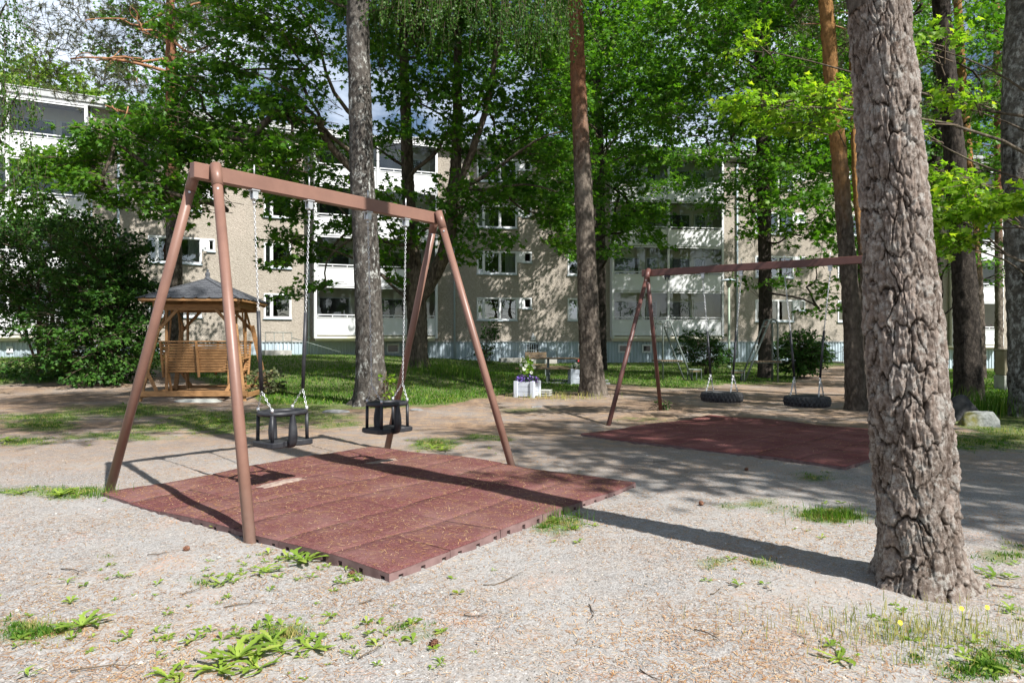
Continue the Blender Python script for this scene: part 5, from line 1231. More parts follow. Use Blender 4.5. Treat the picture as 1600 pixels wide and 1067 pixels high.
# left maple: trunk behind the grey trunk
lm, lmp = px_trunk('maple_tree', 'broad maple spreading low over the roof of the garden swing', 'tree', 19.0, [(588, 590, 22), (585, 500, 19), (578, 400, 18), (572, 250, 16), (566, 100, 14), (562, 0, 12)], 13, M['bark_maple'], (-.5, .2), flare=.3)
for i, (a, b, r0) in enumerate([(W(572, 250, 19), W(400, 115, 17), .07), (W(570, 200, 19), W(460, 10, 18), .07)]): branch_obj(a, b, r0, .02, M['bark_maple'], lm, seed=i + 400, up=.08)
LC = [(420, 30, 80, 40, 44), (310, 40, 50, 30, 16), (480, 100, 60, 40, 36), (370, 105, 60, 35, 32), (300, 130, 50, 30, 18), (440, 165, 60, 35, 34), (350, 190, 60, 35, 32), (500, 190, 40, 40, 22), (280, 195, 45, 22, 18),
      (400, 235, 60, 32, 32), (320, 250, 55, 30, 28), (235, 205, 45, 20, 20), (180, 215, 45, 20, 20), (130, 245, 50, 22, 24), (80, 262, 45, 24, 20), (210, 255, 55, 24, 28), (160, 288, 45, 22, 18), (260, 295, 45, 22, 20), (230, 328, 40, 14, 11), (340, 292, 40, 20, 18),
      (430, 285, 45, 24, 20), (300, 322, 40, 12, 8), (60, 300, 40, 26, 16), (345, 318, 24, 12, 5), (470, 245, 40, 26, 18)]
limb_clusters(lm, 'maple', M['maple'], [cpx(u, v, 16.6 + (i % 4) * .6, ru, rv, .9, n) for i, (u, v, ru, rv, n) in enumerate(LC)], at_fn(lmp), M['bark_maple'], 500, .8, .15, 26)

# dark trunk behind the middle pine, right-hand maple
dm, dmp = px_trunk('maple_tree', 'dark thin-trunked maple directly behind the middle pine', 'tree', 31.0, [(940, 571, 17), (939, 450, 15), (938, 300, 13), (936, 150, 10), (934, 0, 8)], 15, M['bark_dark'], (0, 0), flare=.3)
DC = [(960, 60, 70, 60, 40), (900, 120, 40, 60, 24), (1010, 130, 60, 50, 36), (950, 180, 70, 40, 40), (900, 240, 45, 30, 18), (1000, 235, 45, 30, 24), (960, 290, 50, 25, 24), (1000, 330, 40, 30, 22), (920, 320, 40, 25, 12), (975, 360, 45, 20, 22), (890, 290, 40, 22, 16), (1010, 378, 26, 10, 7), (955, 395, 24, 10, 6), (900, 390, 22, 12, 6)]
limb_clusters(dm, 'maple', M['maple'], [cpx(u, v, 25 + (i % 4) * 1.0, ru, rv, 1.2, n) for i, (u, v, ru, rv, n) in enumerate(DC)], at_fn(dmp), M['bark_dark'], 600, 1.0, .19, 22)
rm_, rmp = px_trunk('maple_tree', 'dark-trunked maple standing behind the right carpet rack', 'tree', 24.3, [(1196, 592, 23), (1196, 540, 21), (1195, 400, 19), (1191, 250, 17), (1187, 100, 14), (1184, 0, 12)], 15, M['bark_dark'], (0, 0), flare=.35)
RC = [(1080, 40, 80, 60, 44), (1200, 30, 80, 50, 46), (1290, 60, 60, 50, 30), (1120, 120, 70, 45, 36), (1220, 130, 70, 45, 38), (1060, 175, 50, 25, 18), (1150, 200, 70, 30, 32), (1250, 190, 60, 35, 32), (1110, 245, 60, 14, 10), (1200, 265, 60, 26, 26),
      (1280, 250, 50, 30, 24), (1170, 305, 40, 12, 8), (1230, 320, 55, 22, 20), (1290, 320, 40, 26, 18), (1250, 365, 45, 18, 14), (1200, 375, 35, 18, 10), (1290, 400, 35, 22, 12), (1260, 445, 40, 18, 10), (1280, 480, 26, 12, 5), (1190, 452, 26, 10, 4), (1140, 85, 40, 40, 12)]
limb_clusters(rm_, 'maple', M['maple'], [cpx(u, v, 21.5 + (i % 4) * .9, ru, rv, 1.2, n) for i, (u, v, ru, rv, n) in enumerate(RC)], at_fn(rmp), M['bark_dark'], 700, .95, .175, 24)

# young maple on the right, sunlight raised in its leaf colour
ym, ymp = px_trunk('maple_tree', 'young maple, sunlight raised in its leaf colour, reaching in from the right', 'tree', 10.6, [(1690, 655, 24), (1688, 560, 20), (1680, 400, 18), (1675, 250, 16), (1668, 100, 13), (1660, 0, 10)], 9, M['bark_maple'], (0, 0), flare=.3)
YC = [(1160, 163, 36, 6, 4, 9.5), (1225, 168, 45, 12, 8, 9.5), (1300, 150, 40, 22, 11, 9.8), (1190, 78, 25, 8, 2, 10), (1255, 195, 40, 14, 5, 9.8), (1490, 280, 45, 22, 10, 10), (1530, 300, 45, 16, 8, 9.6), (1560, 330, 50, 18, 10, 9.4), (1490, 345, 35, 16, 9, 9.5), (1520, 370, 50, 12, 6, 9.2), (1600, 320, 40, 16, 8, 9), (1475, 380, 25, 10, 3, 9.5), (1460, 75, 30, 14, 4, 9.5), (1440, 210, 20, 14, 3, 9.5), (1320, 190, 25, 20, 5, 10), (1500, 165, 40, 30, 6, 10)]
c = Crown('maple')
for i, (u, v, ru, rv, n, D) in enumerate(YC):
    C = W(u, v, D); c.sprays(C, (ru * D / F, .35, rv * D / F), int(n * 1.5), ymp[2], .5, 26, .098, .15, i + 800)
    if u > 1400 or i in (0, 3): branch_obj(at_fn(ymp, .3, .3)(C), C, .03, .008, M['bark_maple'], ym, seed=i + 800, up=.03)
c.build(M['maple_bright'], ym)
# right-hand trunks
dp, dpp = px_trunk('pine_tree', 'dark thick pine trunk directly behind the boulders', 'tree', 14.6, [(1514, 636, 46), (1514, 600, 40), (1510, 500, 36), (1503, 380, 32), (1494, 270, 30), (1483, 150, 27), (1470, 0, 24)], 16, M['bark_dark'], (-.4, 0), flare=.35, lobes=4)
c = Crown('needle')
for i in range(18):
    a_ = r.uniform(0, 6.28); z = r.uniform(6, 15); d = r.uniform(.8, 2.2); C = Vector((dpp[-1].x + math.cos(a_) * d, dpp[-1].y + math.sin(a_) * d, z)); branch_obj((dpp[-1].x, dpp[-1].y, z + .1), C, .03, .01, M['bark_dark'], dp, seed=i + 900, up=-.02); c.needles(C, (.9, .9, .35), 40, 24, .13, seed=i + 200)
c.build(M['needle'], dp)
op, opp = px_trunk('pine_tree', 'thin reddish pine trunk seen just right of the dark one behind the boulders', 'tree', 24, [(1533, 600, 16), (1530, 500, 15), (1524, 380, 14), (1513, 250, 13), (1503, 120, 12), (1496, 0, 11)], 15, M['bark_pine_r'], (-.3, 0), flare=.25, n=18)
op2, opp2 = px_trunk('pine_tree', 'thin brown trunk left of the right edge birch', 'tree', 31, [(1561, 574, 12), (1561, 450, 11), (1560, 300, 10), (1558, 100, 9), (1557, 0, 8)], 15, M['bark_pine'], (0, 0), flare=.25, n=16)
op3, opp3 = px_trunk('pine_tree', 'thin reddish trunk showing in the gap between ochre pine and big trunk', 'tree', 19, [(1356, 615, 12), (1354, 500, 11), (1347, 400, 10), (1338, 300, 9), (1333, 180, 8), (1330, 0, 7)], 15, M['bark_pine_r'], (0, 0), flare=.25, n=18)
for k_, (t_, q_) in enumerate(((op, opp), (op2, opp2), (op3, opp3))):
    c = Crown('needle')
    for i in range(12):
        a_ = r.uniform(0, 6.28); z = r.uniform(10, 15); d = r.uniform(.6, 2.0); C = Vector((q_[-1].x + math.cos(a_) * d, q_[-1].y + math.sin(a_) * d, z)); branch_obj((q_[-1].x, q_[-1].y, z - .5), C, .03, .01, M['branch_orange'], t_, seed=i + 950 + k_ * 20); c.needles(C, (.9, .9, .4), 36, 22, .14, seed=i + 300 + k_ * 30)
    c.build(M['needle'], t_)
bt, btp = px_trunk('birch_tree', 'mottled old birch trunk at the right edge', 'tree', 11.9, [(1610, 655, 58), (1607, 620, 50), (1601, 500, 46), (1595, 350, 46), (1592, 200, 46), (1594, 80, 44), (1597, 0, 42)], 15, M['bark_birch'], (.2, 0), flare=.4, lobes=4, amp=.025)
c = Crown('oval')
for i in range(16):
    a_ = r.uniform(0, 6.28); z = r.uniform(8, 15); d = r.uniform(.8, 2.8); C = Vector((btp[-1].x + math.cos(a_) * d, btp[-1].y + math.sin(a_) * d, z)); branch_obj((btp[-1].x, btp[-1].y, z - .8), C, .035, .01, M['bark_grey'], bt, seed=i + 990); c.strands(C, (1.0, 1.0, .6), 26, 1.2, 22, .07, seed=i + 400)
c.build(M['birch'], bt)
# maples further back at the right, filling the green wall
bm1, bp1 = px_trunk('maple_tree', 'leafy maple filling the gap behind the dark pine at the right', 'tree', 26, [(1462, 592, 18), (1462, 400, 16), (1464, 200, 13), (1465, 0, 10)], 14, M['bark_dark'], (0, 0), flare=.3, n=16)
BC = [(1460, 60, 50, 50, 26), (1540, 50, 50, 50, 26), (1580, 120, 50, 50, 22), (1460, 150, 45, 45, 24), (1530, 170, 50, 40, 26), (1460, 240, 40, 40, 20), (1540, 260, 50, 30, 22), (1580, 250, 30, 30, 12), (1470, 320, 36, 30, 14), (1545, 340, 40, 24, 12), (1480, 410, 30, 26, 8), (1545, 430, 30, 20, 6), (1360, 100, 40, 60, 22), (1340, 240, 40, 60, 22), (1345, 350, 26, 30, 9), (1600, 400, 40, 40, 10)]
limb_clusters(bm1, 'lite', M['maple'], [cpx(u, v, 22 + (i % 4) * 1.2, ru, rv, 1.3, n) for i, (u, v, ru, rv, n) in enumerate(BC)], at_fn(bp1), M['bark_dark'], 1000, 1.0, .20, 26)
# left pine
lp_, lpp = px_trunk('pine_tree', 'tall pine behind the garden swing, orange crooked boughs in its crown', 'tree', 23.0, [(273, 578, 27), (273, 500, 24), (272, 400, 22), (270, 280, 21), (268, 150, 17), (266, 0, 12)], 15, M['bark_pine'], (0, .2), flare=.3)
c = Crown('needle')
bows = [((266, 120), (110, 92), .08), ((262, 170), (165, 165), .06), ((268, 90), (150, 95), .05), ((268, 60), (350, 60), .06), ((266, 30), (190, 30), .05), ((268, 100), (330, 110), .05), ((266, 70), (215, 45), .04), ((268, 15), (380, 10), .06)]
for i, (a, b, r0) in enumerate(bows):
    A, B = W(*a, 23), W(*b, 22); branch_obj(A, B, r0, .025, M['branch_orange'], lp_, seed=i + 1100, bend=.35, up=.1)
    for s_ in range(3): q = A.lerp(B, .4 + .25 * s_); e = q + Vector((r.gauss(0, .8), r.gauss(0, .5), r.uniform(-.9, .8))); branch_obj(q, e, .022, .008, M['branch_orange'], lp_, seed=i * 9 + s_ + 1150, bend=.4)
NC = [(80, 70, 50, 30, 60), (60, 110, 40, 22, 40), (150, 60, 40, 26, 60), (120, 20, 50, 20, 50), (200, 20, 40, 26, 50), (230, 60, 36, 30, 46), (160, 120, 40, 22, 50), (210, 130, 36, 20, 46), (235, 180, 30, 18, 26), (310, 80, 40, 30, 46), (330, 30, 50, 30, 60), (390, 30, 50, 40, 50), (110, 150, 30, 16, 20), (280, 20, 30, 22, 36), (430, 80, 40, 40, 40), (60, 30, 30, 20, 24), (450, 150, 30, 20, 24), (190, 85, 26, 20, 30)]
for i, (u, v, ru, rv, n) in enumerate(NC): c.needles(W(u, v, 22 + i % 3 * .7), (ru * .0206, .8, rv * .0206), int(n * 1.5), 26, .15, seed=i + 500)
for i in range(20):
    a_ = r.uniform(0, 6.28); z = r.uniform(11.8, 16); d = r.uniform(.6, 3); C = Vector((lpp[-1].x + math.cos(a_) * d, lpp[-1].y + math.sin(a_) * d, z)); c.needles(C, (.9, .9, .4), 40, 22, .15, seed=i + 560)
c.build(M['needle'], lp_)
# pine boughs hanging near the balconies
# left edge birch with hanging twigs
lb_, lbp = px_trunk('birch_tree', 'birch at the left edge trailing fine leafy twigs', 'tree', 14.5, [(-40, 612, 40), (-38, 500, 36), (-36, 300, 32), (-34, 100, 28), (-32, 0, 26)], 14, M['bark_grey'], (0, 0), flare=.4)
c = Crown('oval')
for i, (u, v, ru, rv, n, L) in enumerate([(10, 30, 40, 40, 46, 1.4), (30, 170, 40, 30, 44, 1.3), (0, 240, 50, 40, 26, 1.0), (40, 290, 40, 30, 16, .8), (-20, 100, 60, 60, 60, 1.5)]):
    C = W(u, v - 25, 13.5); branch_obj(at_fn(lbp, .4, .8)(C), C, .04, .012, M['bark_grey'], lb_, seed=i + 1200); c.strands(C, (ru * .0127, .6, rv * .0127), int(n * .6), L, 26, .06, seed=i + 600)
c.build(M['birch'], lb_)

# shrubs
def shrub(name, label, base, clusters, stems, mat, size, seed, shape='lite', m=30, L=.5, top=2.0):
    t = thing(name, label, 'shrub', tuple(base)); c = Crown(shape); q = random.Random(seed)
    for i in range(stems):
        a_ = q.uniform(0, 6.28); d = q.uniform(.1, .35) * top * .4; e = base + Vector((math.cos(a_) * d, math.sin(a_) * d * .6, top * q.uniform(.6, .9)))
        branch_obj(base + Vector((math.cos(a_), math.sin(a_), 0)) * .08, e, .006 + .009 * top, .008, M['twig'], t, seed=seed * 7 + i, name='stem')
    for i, (C, rad, n) in enumerate(clusters): c.sprays(C, rad, n, base + Vector((0, 0, top * .3)), L, m, size, .35, seed + i)
    c.build(mat, t, 'foliage'); return t
B = GX(70, 20.5); shrub('lilac_shrub', 'large dark leafy shrub at the left edge', B, [cpx(u, v, 20.5, ru, rv, 1.3, n) for u, v, ru, rv, n in [(20, 380, 60, 40, 90), (80, 370, 60, 36, 80), (120, 420, 50, 40, 60), (20, 450, 60, 36, 80), (70, 480, 60, 30, 44), (120, 470, 40, 30, 40), (10, 500, 50, 24, 30), (90, 520, 50, 22, 22), (60, 430, 60, 40, 80), (75, 572, 50, 12, 26), (20, 570, 40, 8, 6)]], 12, M['lilac'], .12, 31, m=30, L=.55, top=4.6)
B = GX(165, 19.0); shrub('lilac_shrub', 'large dark shrub between the left edge shrub and the garden swing', B, [cpx(u, v, 19.0, ru, rv, 1.3, n) for u, v, ru, rv, n in [(130, 375, 50, 36, 60), (175, 400, 45, 36, 70), (150, 450, 60, 36, 100), (200, 460, 36, 40, 70), (120, 500, 50, 36, 70), (180, 510, 46, 36, 90), (205, 545, 28, 24, 36), (150, 550, 50, 26, 80), (100, 555, 40, 20, 34), (170, 578, 40, 10, 26)]], 12, M['lilac'], .12, 47, m=30, L=.55, top=4.4)
B = GX(762, 36); shrub('young_shrub', 'young airy shrub against the corrugated base near the drainpipe', B, [cpx(u, v, 36, ru, rv, .4, n) for u, v, ru, rv, n in [(764, 525, 12, 14, 16), (758, 545, 16, 12, 18), (770, 515, 8, 8, 6), (762, 555, 12, 8, 10)]], 5, M['lilac'], .14, 61, 'oval', m=18, L=.4, top=1.7)
B = GX(1104, 27); shrub('round_shrub', 'loose pale shrub under the right balconies behind the left tyre swing', B, [cpx(u, v, 27, ru, rv, .7, n) for u, v, ru, rv, n in [(1085, 530, 20, 12, 24), (1105, 540, 26, 14, 40), (1100, 560, 28, 12, 44), (1125, 555, 16, 14, 20), (1080, 550, 16, 12, 14)]], 9, M['lilac'], .10, 71, 'oval', m=26, L=.4, top=1.5)
B = GX(1253, 24.5); shrub('round_shrub', 'dense rounded dark green shrub behind the right tyre swing', B, [cpx(u, v, 24.5, ru, rv, .75, n) for u, v, ru, rv, n in [(1250, 535, 30, 14, 60), (1240, 555, 28, 16, 70), (1265, 555, 26, 18, 70), (1253, 572, 26, 12, 60), (1280, 545, 10, 10, 10), (1225, 548, 8, 8, 8)]], 9, M['lilac'], .10, 81, 'oval', m=28, L=.35, top=1.8)
cp = G(1116, 640 - 62); 
B = G(1033, 640); shrub('sapling', 'small leafy sprout at the foot of the tyre swing stand leg', B, [(B + Vector((.02, -.05, .12)), (.10, .08, .10), 9)], 3, M['lilac'], .05, 91, 'oval', m=12, L=.12, top=.25)
B = G(727, 578 + 54) ; shrub('sapling', 'thin young sapling with fresh leaves right of the grey trunk', GX(604, 13.3), [cpx(u, v, 13.3, 7, 9, .1, n) for u, v, n in [(606, 598, 6), (604, 615, 7), (608, 625, 5), (603, 590, 3)]], 3, M['maple_bright'], .06, 95, 'oval', m=9, L=.14, top=.8)
B = G(406, 622) ; shrub('juniper', 'feathery low conifer sprig behind the toddler swing, beside the garden swing', GX(413, 16.2), [cpx(u, v, 16.2, 12, 8, .2, n) for u, v, n in [(412, 590, 8), (416, 602, 12), (410, 612, 12)]], 4, M['needle'], .10, 97, 'oval', m=24, L=.35, top=.6)

# trees out of the frame at the right and behind: they stand there and shade the play area
def plain_maple(x, y, H, label, seed, n=20, rr=2.4, zlo=.42, mat='maple'):
    q = random.Random(seed); z0 = gz(x, y); pts = [Vector((x, y, z0)), Vector((x + .1, y, z0 + H * .3)), Vector((x + q.gauss(0, .2), y, z0 + H * .6)), Vector((x + q.gauss(0, .3), y, z0 + H * .95))]
    t = tree('maple_tree', label, 'tree', pts, [.22, .17, .12, .03], M['bark_maple'], 'trees beyond the frame', n=16, step=.2); c = Crown('lite')
    for i in range(n):
        a_ = q.uniform(0, 6.28); z = H * q.uniform(zlo, 1.0); d = rr * q.uniform(.2, 1) * math.sin(math.pi * min(1, max(.15, (z / H - zlo + .1) / (1.1 - zlo)))) ** .5; C = Vector((x + math.cos(a_) * d, y + math.sin(a_) * d, z0 + z)); branch_obj((x, y, z0 + max(1.5, z - 1.2)), C, .04, .012, M['bark_maple'], t, seed=seed * 50 + i); c.sprays(C, (1.0, 1.0, .55), 15, (x, y, z0 + z - 1), .9, 22, .18, .3, seed * 50 + i, False)
    c.build(M[mat], t); return t
OFF = [(8.6, 1.2, 13, 'slim maple just outside the right edge near the big pine', 10, 1.5), (10.6, 0.4, 13.5, 'maple outside the right edge behind the slim one', 12, 2.2), (13.0, 7.5, 13, 'tall maple off to the right of the big pine', 26, 2.8), (17.5, 14.0, 15, 'tall maple right of the edge birch', 26, 3.0), (14.0, -1.2, 15, 'maple behind the viewer to the right', 30, 2.8), (12.8, -.4, 15, 'slender tall maple behind the viewer, nearer than the other', 24, 2.0),
       (19.0, 4.0, 16, 'tall maple far off to the right', 24, 3.2), (23, 21, 15, 'maple at the far right beyond the boulders', 24, 3.2), (-19, 16, 12, 'maple beyond the left edge', 18, 2.6), (-24, 24, 14, 'maple beyond the far left', 18, 3.0)]
for i, (x, y, H, lb__, n, rr) in enumerate(OFF): plain_maple(x, y, H, lb__, 40 + i, n, rr, .62 if i < 2 else .42)
# mature trees between play area and block, crowns above the picture
for i, (x, y, H, lb__) in enumerate([(7.5, 30.5, 15, 'tall maple in front of the right balconies, crown high above'), (13.5, 33, 15, 'tall maple near the right end of the block'), (-14.0, 29.0, 15, 'maple near the left windows of the block')][:0]): plain_maple(x, y, H, lb__, 70 + i, 24, 3, .55)
def high_crown(t, x, y, z0, z1, rr, n, seed, mat='maple', leaf=.19, ns=16):
    q = random.Random(seed); c = Crown('lite')
    for i in range(n):
        f = (i + .5) / n; z = z0 + (z1 - z0) * f; a_ = i * 2.4 + q.gauss(0, .3); d = rr * (1 - .55 * f) * q.uniform(.35, 1.05); C = Vector((x + math.cos(a_) * d, y + math.sin(a_) * d, z)); branch_obj((x, y, z - .9), C, .045, .012, M['bark_maple'], t, seed=seed * 60 + i)
        c.sprays(C, (1.25, 1.25, .6), ns, (x, y, z - 1), 1.05, 24, leaf, .3, seed * 60 + i, False)
    c.build(M[mat], t, 'upper_crown')
def tall_tree(px, D, H, z0, rr, n, label, seed, w=14):
    t, p = px_trunk('maple_tree', label, 'tree', D, [(px, 575, w), (px, 300, w * .8), (px, 0, w * .6)], H - 1, M['bark_dark'], (0, 0), flare=.25, n=14); high_crown(t, p[-1].x, D, z0, H, rr, n, seed); return t
tall_tree(930, 36.8, 22, 8.0, 4.0, 56, 'tall maple close to the block, hidden behind the middle pine', 310)
tall_tree(1199, 36, 21, 8.5, 4.2, 56, 'tall maple directly behind the dark-trunked maple of the right rack', 301)
tall_tree(1345, 31.5, 21, 8.0, 3.8, 54, 'tall maple behind the ochre pine', 302)
tall_tree(1600, 33, 21, 7.0, 4.4, 40, 'tall maple behind the right edge birch', 303)
tall_tree(266, 29.5, 19, 9.5, 3.0, 22, 'tall maple hidden behind the left pine', 304)
high_crown(dm, 4.07, 31, 10, 20, 4.2, 60, 305); high_crown(rm_, 8.95, 24.3, 9.5, 18, 3.8, 34, 306); high_crown(ma, -3.0, 22, 11, 18.5, 3.8, 34, 307); high_crown(lm, -4.3, 19, 11, 17, 3.2, 24, 308); high_crown(mp_, 1.2, 16.7, 10.8, 18, 3.0, 30, 309); high_crown(rp, 5.4, 13.2, 8.5, 15.5, 2.6, 22, 311); high_crown(aspen, -2.9, 14.2, 10, 17, 2.6, 24, 312, 'birch', .12, 20)  # broadleaf crowns on both pines and the birch added overhead to shade the lawn
# far trees beyond the roofs
def far_tree(x, y, H, label, seed):
    q = random.Random(seed); t = thing('far_tree', label, 'tree', (x, y, 0)); MB().tube([(x, y, -.2), (x, y, H * .8)], [.3, .08], 8).build('trunk', M['bark_dark'], t, True); c = Crown('lite')
    for i in range(16):
        a_ = q.uniform(0, 6.28); z = H * q.uniform(.45, 1); d = 3.6 * q.uniform(.1, 1) * math.sin(math.pi * min(.98, (z / H - .3) / .75)) ** .6; c.sprays((x + math.cos(a_) * d, y + math.sin(a_) * d, z), (1.5, 1.5, 1.2), 16, (x, y, z - 2), 1.3, 14, .42, .3, seed * 20 + i, False)
    c.build(M['far_leaf'], t)
for i, (px, D, H, lb__) in enumerate([(60, 52, 23, 'sunlit tree above the left roof, leftmost of those beyond'), (125, 55, 22, 'sunlit tree above the left roof beside the pine boughs'), (190, 54, 19, 'lower sunlit tree beyond the left roof'), (330, 62, 19, 'tree beyond the roof above the garden swing'), (620, 66, 18, 'tree beyond the roof behind the forked maple'), (930, 68, 20, 'tree beyond the roof above the middle pine'), (1250, 70, 21, 'tree beyond the roof above the right maple'), (1530, 66, 24, 'tree beyond the second block at far right'), (1440, 68, 20, 'tree between the two blocks')]):
    far_tree((px - 800) / F * D, D, H, lb__, 90 + i)
# ------------------------------------------------------------ grass, needles, pebbles
def blades(name, n, region, hgt, wid, mat, seed, thresh=.0, label='', power=1.0, clump=0, blobs=False):
    r = np.random.default_rng(seed); x0, x1, y0, y1 = region; m_ = n * 5
    # sample more densely near the camera
    y = y0 * (y1 / y0) ** r.random(m_) if power else r.uniform(y0, y1, m_); x = r.uniform(x0, x1, m_) if not power else (r.uniform(-.82, .82, m_) * y)
    if blobs:
        bl = np.array(BL); wt = bl[:, 2] * bl[:, 3] * bl[:, 4]; j = r.choice(len(bl), m_, p=wt / wt.sum()); u = bl[j, 0] + r.normal(0, .75, m_) * bl[j, 2]; v = bl[j, 1] + r.normal(0, .75, m_) * bl[j, 3]; v = np.maximum(v, 560); y = 1387.1 / (v - 533.5); x = (u - 800) / F * y
    if clump:
        cx = np.round(x / clump) * clump; cy = np.round(y / clump) * clump; hsh = np.abs(np.sin(cx * 127.1 + cy * 311.7) * 43758.5453) % 1; 
        jx = (np.abs(np.sin(cx * 269.5 + cy * 183.3) * 43758.5) % 1 - .5) * clump * .8; jy = (np.abs(np.sin(cx * 69.5 + cy * 83.3) * 43758.5) % 1 - .5) * clump * .8
        rad = clump * .34 * np.abs(r.normal(0, 1, m_)); an = r.uniform(0, 6.28, m_); x = cx + jx + rad * np.cos(an); y = cy + jy + rad * np.sin(an)
        keepc = hsh < .75
    else: keepc = np.ones(m_, bool)
    d = dens(x, y); keep = (r.random(m_) < d ** 1.5) & (d > thresh) & keepc & ~on_mat(x, y, MAT1, .01) & ~on_mat(x, y, MAT2, .01) & (y > .8); x, y, d = x[keep][:n], y[keep][:n], d[keep][:n]; k_ = len(x)
    z = g(x, y) - .004; h = r.uniform(*hgt, k_) * (.35 + .65 * d) * r.uniform(.5, 1, k_); w = r.uniform(*wid, k_); a = r.uniform(0, 6.28, k_); lean = r.normal(0, .38, (k_, 2)); dx, dy = np.cos(a) * w, np.sin(a) * w
    b = np.stack([x, y, z], 1); s_ = np.stack([dx, dy, 0 * dx], 1); mid = b + np.stack([lean[:, 0] * h * .35, lean[:, 1] * h * .35, h * .55], 1); tip = b + np.stack([lean[:, 0] * h, lean[:, 1] * h, h * .95], 1)
    V = np.stack([b - s_ * .5, b + s_ * .5, mid + s_ * .38, mid - s_ * .38, tip], 1).reshape(-1, 3); I = np.arange(k_)[:, None] * 5
    Fc = np.concatenate([np.concatenate([I, I + 1, I + 2], 1), np.concatenate([I, I + 2, I + 3], 1), np.concatenate([I + 3, I + 2, I + 4], 1)]); o = link(name, npmesh(name, V, Fc, mat)); tag(o, label, kind='stuff'); return o
blades('lawn_grass', 95000, (-30, 34, 14, 41), (.05, .12), (.012, .03), M['grass'], 1, .3, 'short green lawn in front of the apartment block')
blades('weed_grass', 26000, (-9, 9, 1.7, 14), (.02, .075), (.003, .008), M['grass'], 2, .15, 'thin tufts of green grass growing in the gravel', clump=.13, blobs=True)
blades('dry_grass', 18000, (-9, 9, 1.7, 14), (.02, .07), (.002, .005), M['dry_grass'], 3, .10, 'yellowed grass among the tufts in the gravel', clump=.17, blobs=True)
# tall seed grass on the mound and by the boulders
def tall_grass(c, rad, n, hgt, label, seed, mat='grass'):
    r = np.random.default_rng(seed); x = c[0] + r.normal(0, rad[0], n); y = c[1] + r.normal(0, rad[1], n); z = g(x, y); h = r.uniform(*hgt, n); w = np.full(n, .0035 if c[1] < 8 else .009); a = r.uniform(0, 6.28, n); ln = r.normal(0, .25, (n, 2))
    b = np.stack([x, y, z], 1); s_ = np.stack([np.cos(a) * w, np.sin(a) * w, 0 * a], 1); m_ = b + np.stack([ln[:, 0] * h * .3, ln[:, 1] * h * .3, h * .6], 1); t_ = b + np.stack([ln[:, 0] * h, ln[:, 1] * h, h * .97], 1)
    V = np.stack([b - s_ * .5, b + s_ * .5, m_ + s_ * .4, m_ - s_ * .4, t_], 1).reshape(-1, 3); I = np.arange(n)[:, None] * 5; Fc = np.concatenate([np.concatenate([I, I + 1, I + 2], 1), np.concatenate([I, I + 2, I + 3], 1), np.concatenate([I + 3, I + 2, I + 4], 1)])
    o = link('tall_grass', npmesh('tall_grass', V, Fc, M[mat])); tag(o, label, kind='stuff')
tall_grass(GX(705, 20.8).xy, (.9, .5), 900, (.15, .45), 'tall seeding grass on the mound of the forked maple', 5)
tall_grass(GX(1550, 12.2).xy, (.45, .3), 700, (.18, .55), 'tall grass between the boulders and the edge birch', 6)
tall_grass(GX(880, 15.6).xy, (.6, .25), 260, (.05, .20), 'longer yellowish grass at the foot of the middle pine', 7, 'dry_grass')
tall_grass(G(1300, 812).xy, (.13, .07), 230, (.06, .15), 'bright grass tuft left of the big pine', 8)
tall_grass(G(875, 812).xy, (.10, .06), 120, (.05, .12), 'grass tuft at the right edge of the red mat', 9)
tall_grass(G(1450, 990).xy, (.32, .15), 900, (.02, .09), 'straw coloured grass in front of the big pine', 10, 'dry_grass')
tall_grass(G(152, 775).xy, (.10, .05), 130, (.05, .13), 'green tuft at the foot of the left swing leg', 11)
# needles lying on ground and mats
def mat_top(x, y):
    return g(x, y)
def needles_lying(n, seed, onmat):
    r = np.random.default_rng(seed)
    if onmat is None:
        m_ = n * 4; y = 1.7 * (11 / 1.7) ** r.random(m_); x = r.uniform(-.82, .82, m_) * y
        f = .5 + .5 * np.sin(x * 2.3 + 1.1 * np.sin(y * 1.9)) * np.sin(y * 2.7 + 1.3 * np.sin(x * 1.3 + 2)); f = .12 + .88 * f ** 1.5
        keep = (r.random(m_) < f) & ~on_mat(x, y, MAT1, .02) & ~on_mat(x, y, MAT2, .02); x, y = x[keep][:n], y[keep][:n]; z = g(x, y) + .004
    else:
        O, a, b, na, nb = onmat; u = r.uniform(0.02, na * .5 - .02, n); v = r.uniform(.02, nb * .5 - .02, n); x = O.x + a.x * u + b.x * v; y = O.y + a.y * u + b.y * v
        th = .052 if onmat is MAT1 else .035; w = .008 * np.sin(x * 3.1 + y * 1.3) + .007 * np.sin(y * 4.3 - x * 2.2 + 1) + .002 * np.sin(x * 8 + y * 6)
        sk_ = .027 * ss((v - 2.0) / 1.5) * ss((1.8 - u) / 1.8 + .25) + .008 * ss((v - .3) / 1) * ss(1 - u / .3) if onmat is MAT1 else .012 * ss(1 - u / 1.2) + .01 * ss((v - 2.6) / .9); z = th + w + g(x, y) - sk_ + .004
    k_ = len(x); a_ = r.uniform(0, 6.28, k_); L = r.uniform(.009, .024, k_) * np.where(y < 4, .8, 1); w = r.uniform(.0012, .0028, k_) * (.7 + .11 * y); d = np.stack([np.cos(a_), np.sin(a_), r.normal(0, .08, k_)], 1); s_ = np.stack([-np.sin(a_), np.cos(a_), 0 * a_], 1)
    c = np.stack([x, y, z], 1); V = np.stack([c - d * L[:, None] - s_ * w[:, None] / 2, c - d * L[:, None] + s_ * w[:, None] / 2, c + d * L[:, None] + s_ * w[:, None] / 2, c + d * L[:, None] - s_ * w[:, None] / 2], 1).reshape(-1, 3)
    I = np.arange(k_)[:, None] * 4; return V, np.concatenate([I, I + 1, I + 2, I + 3], 1)
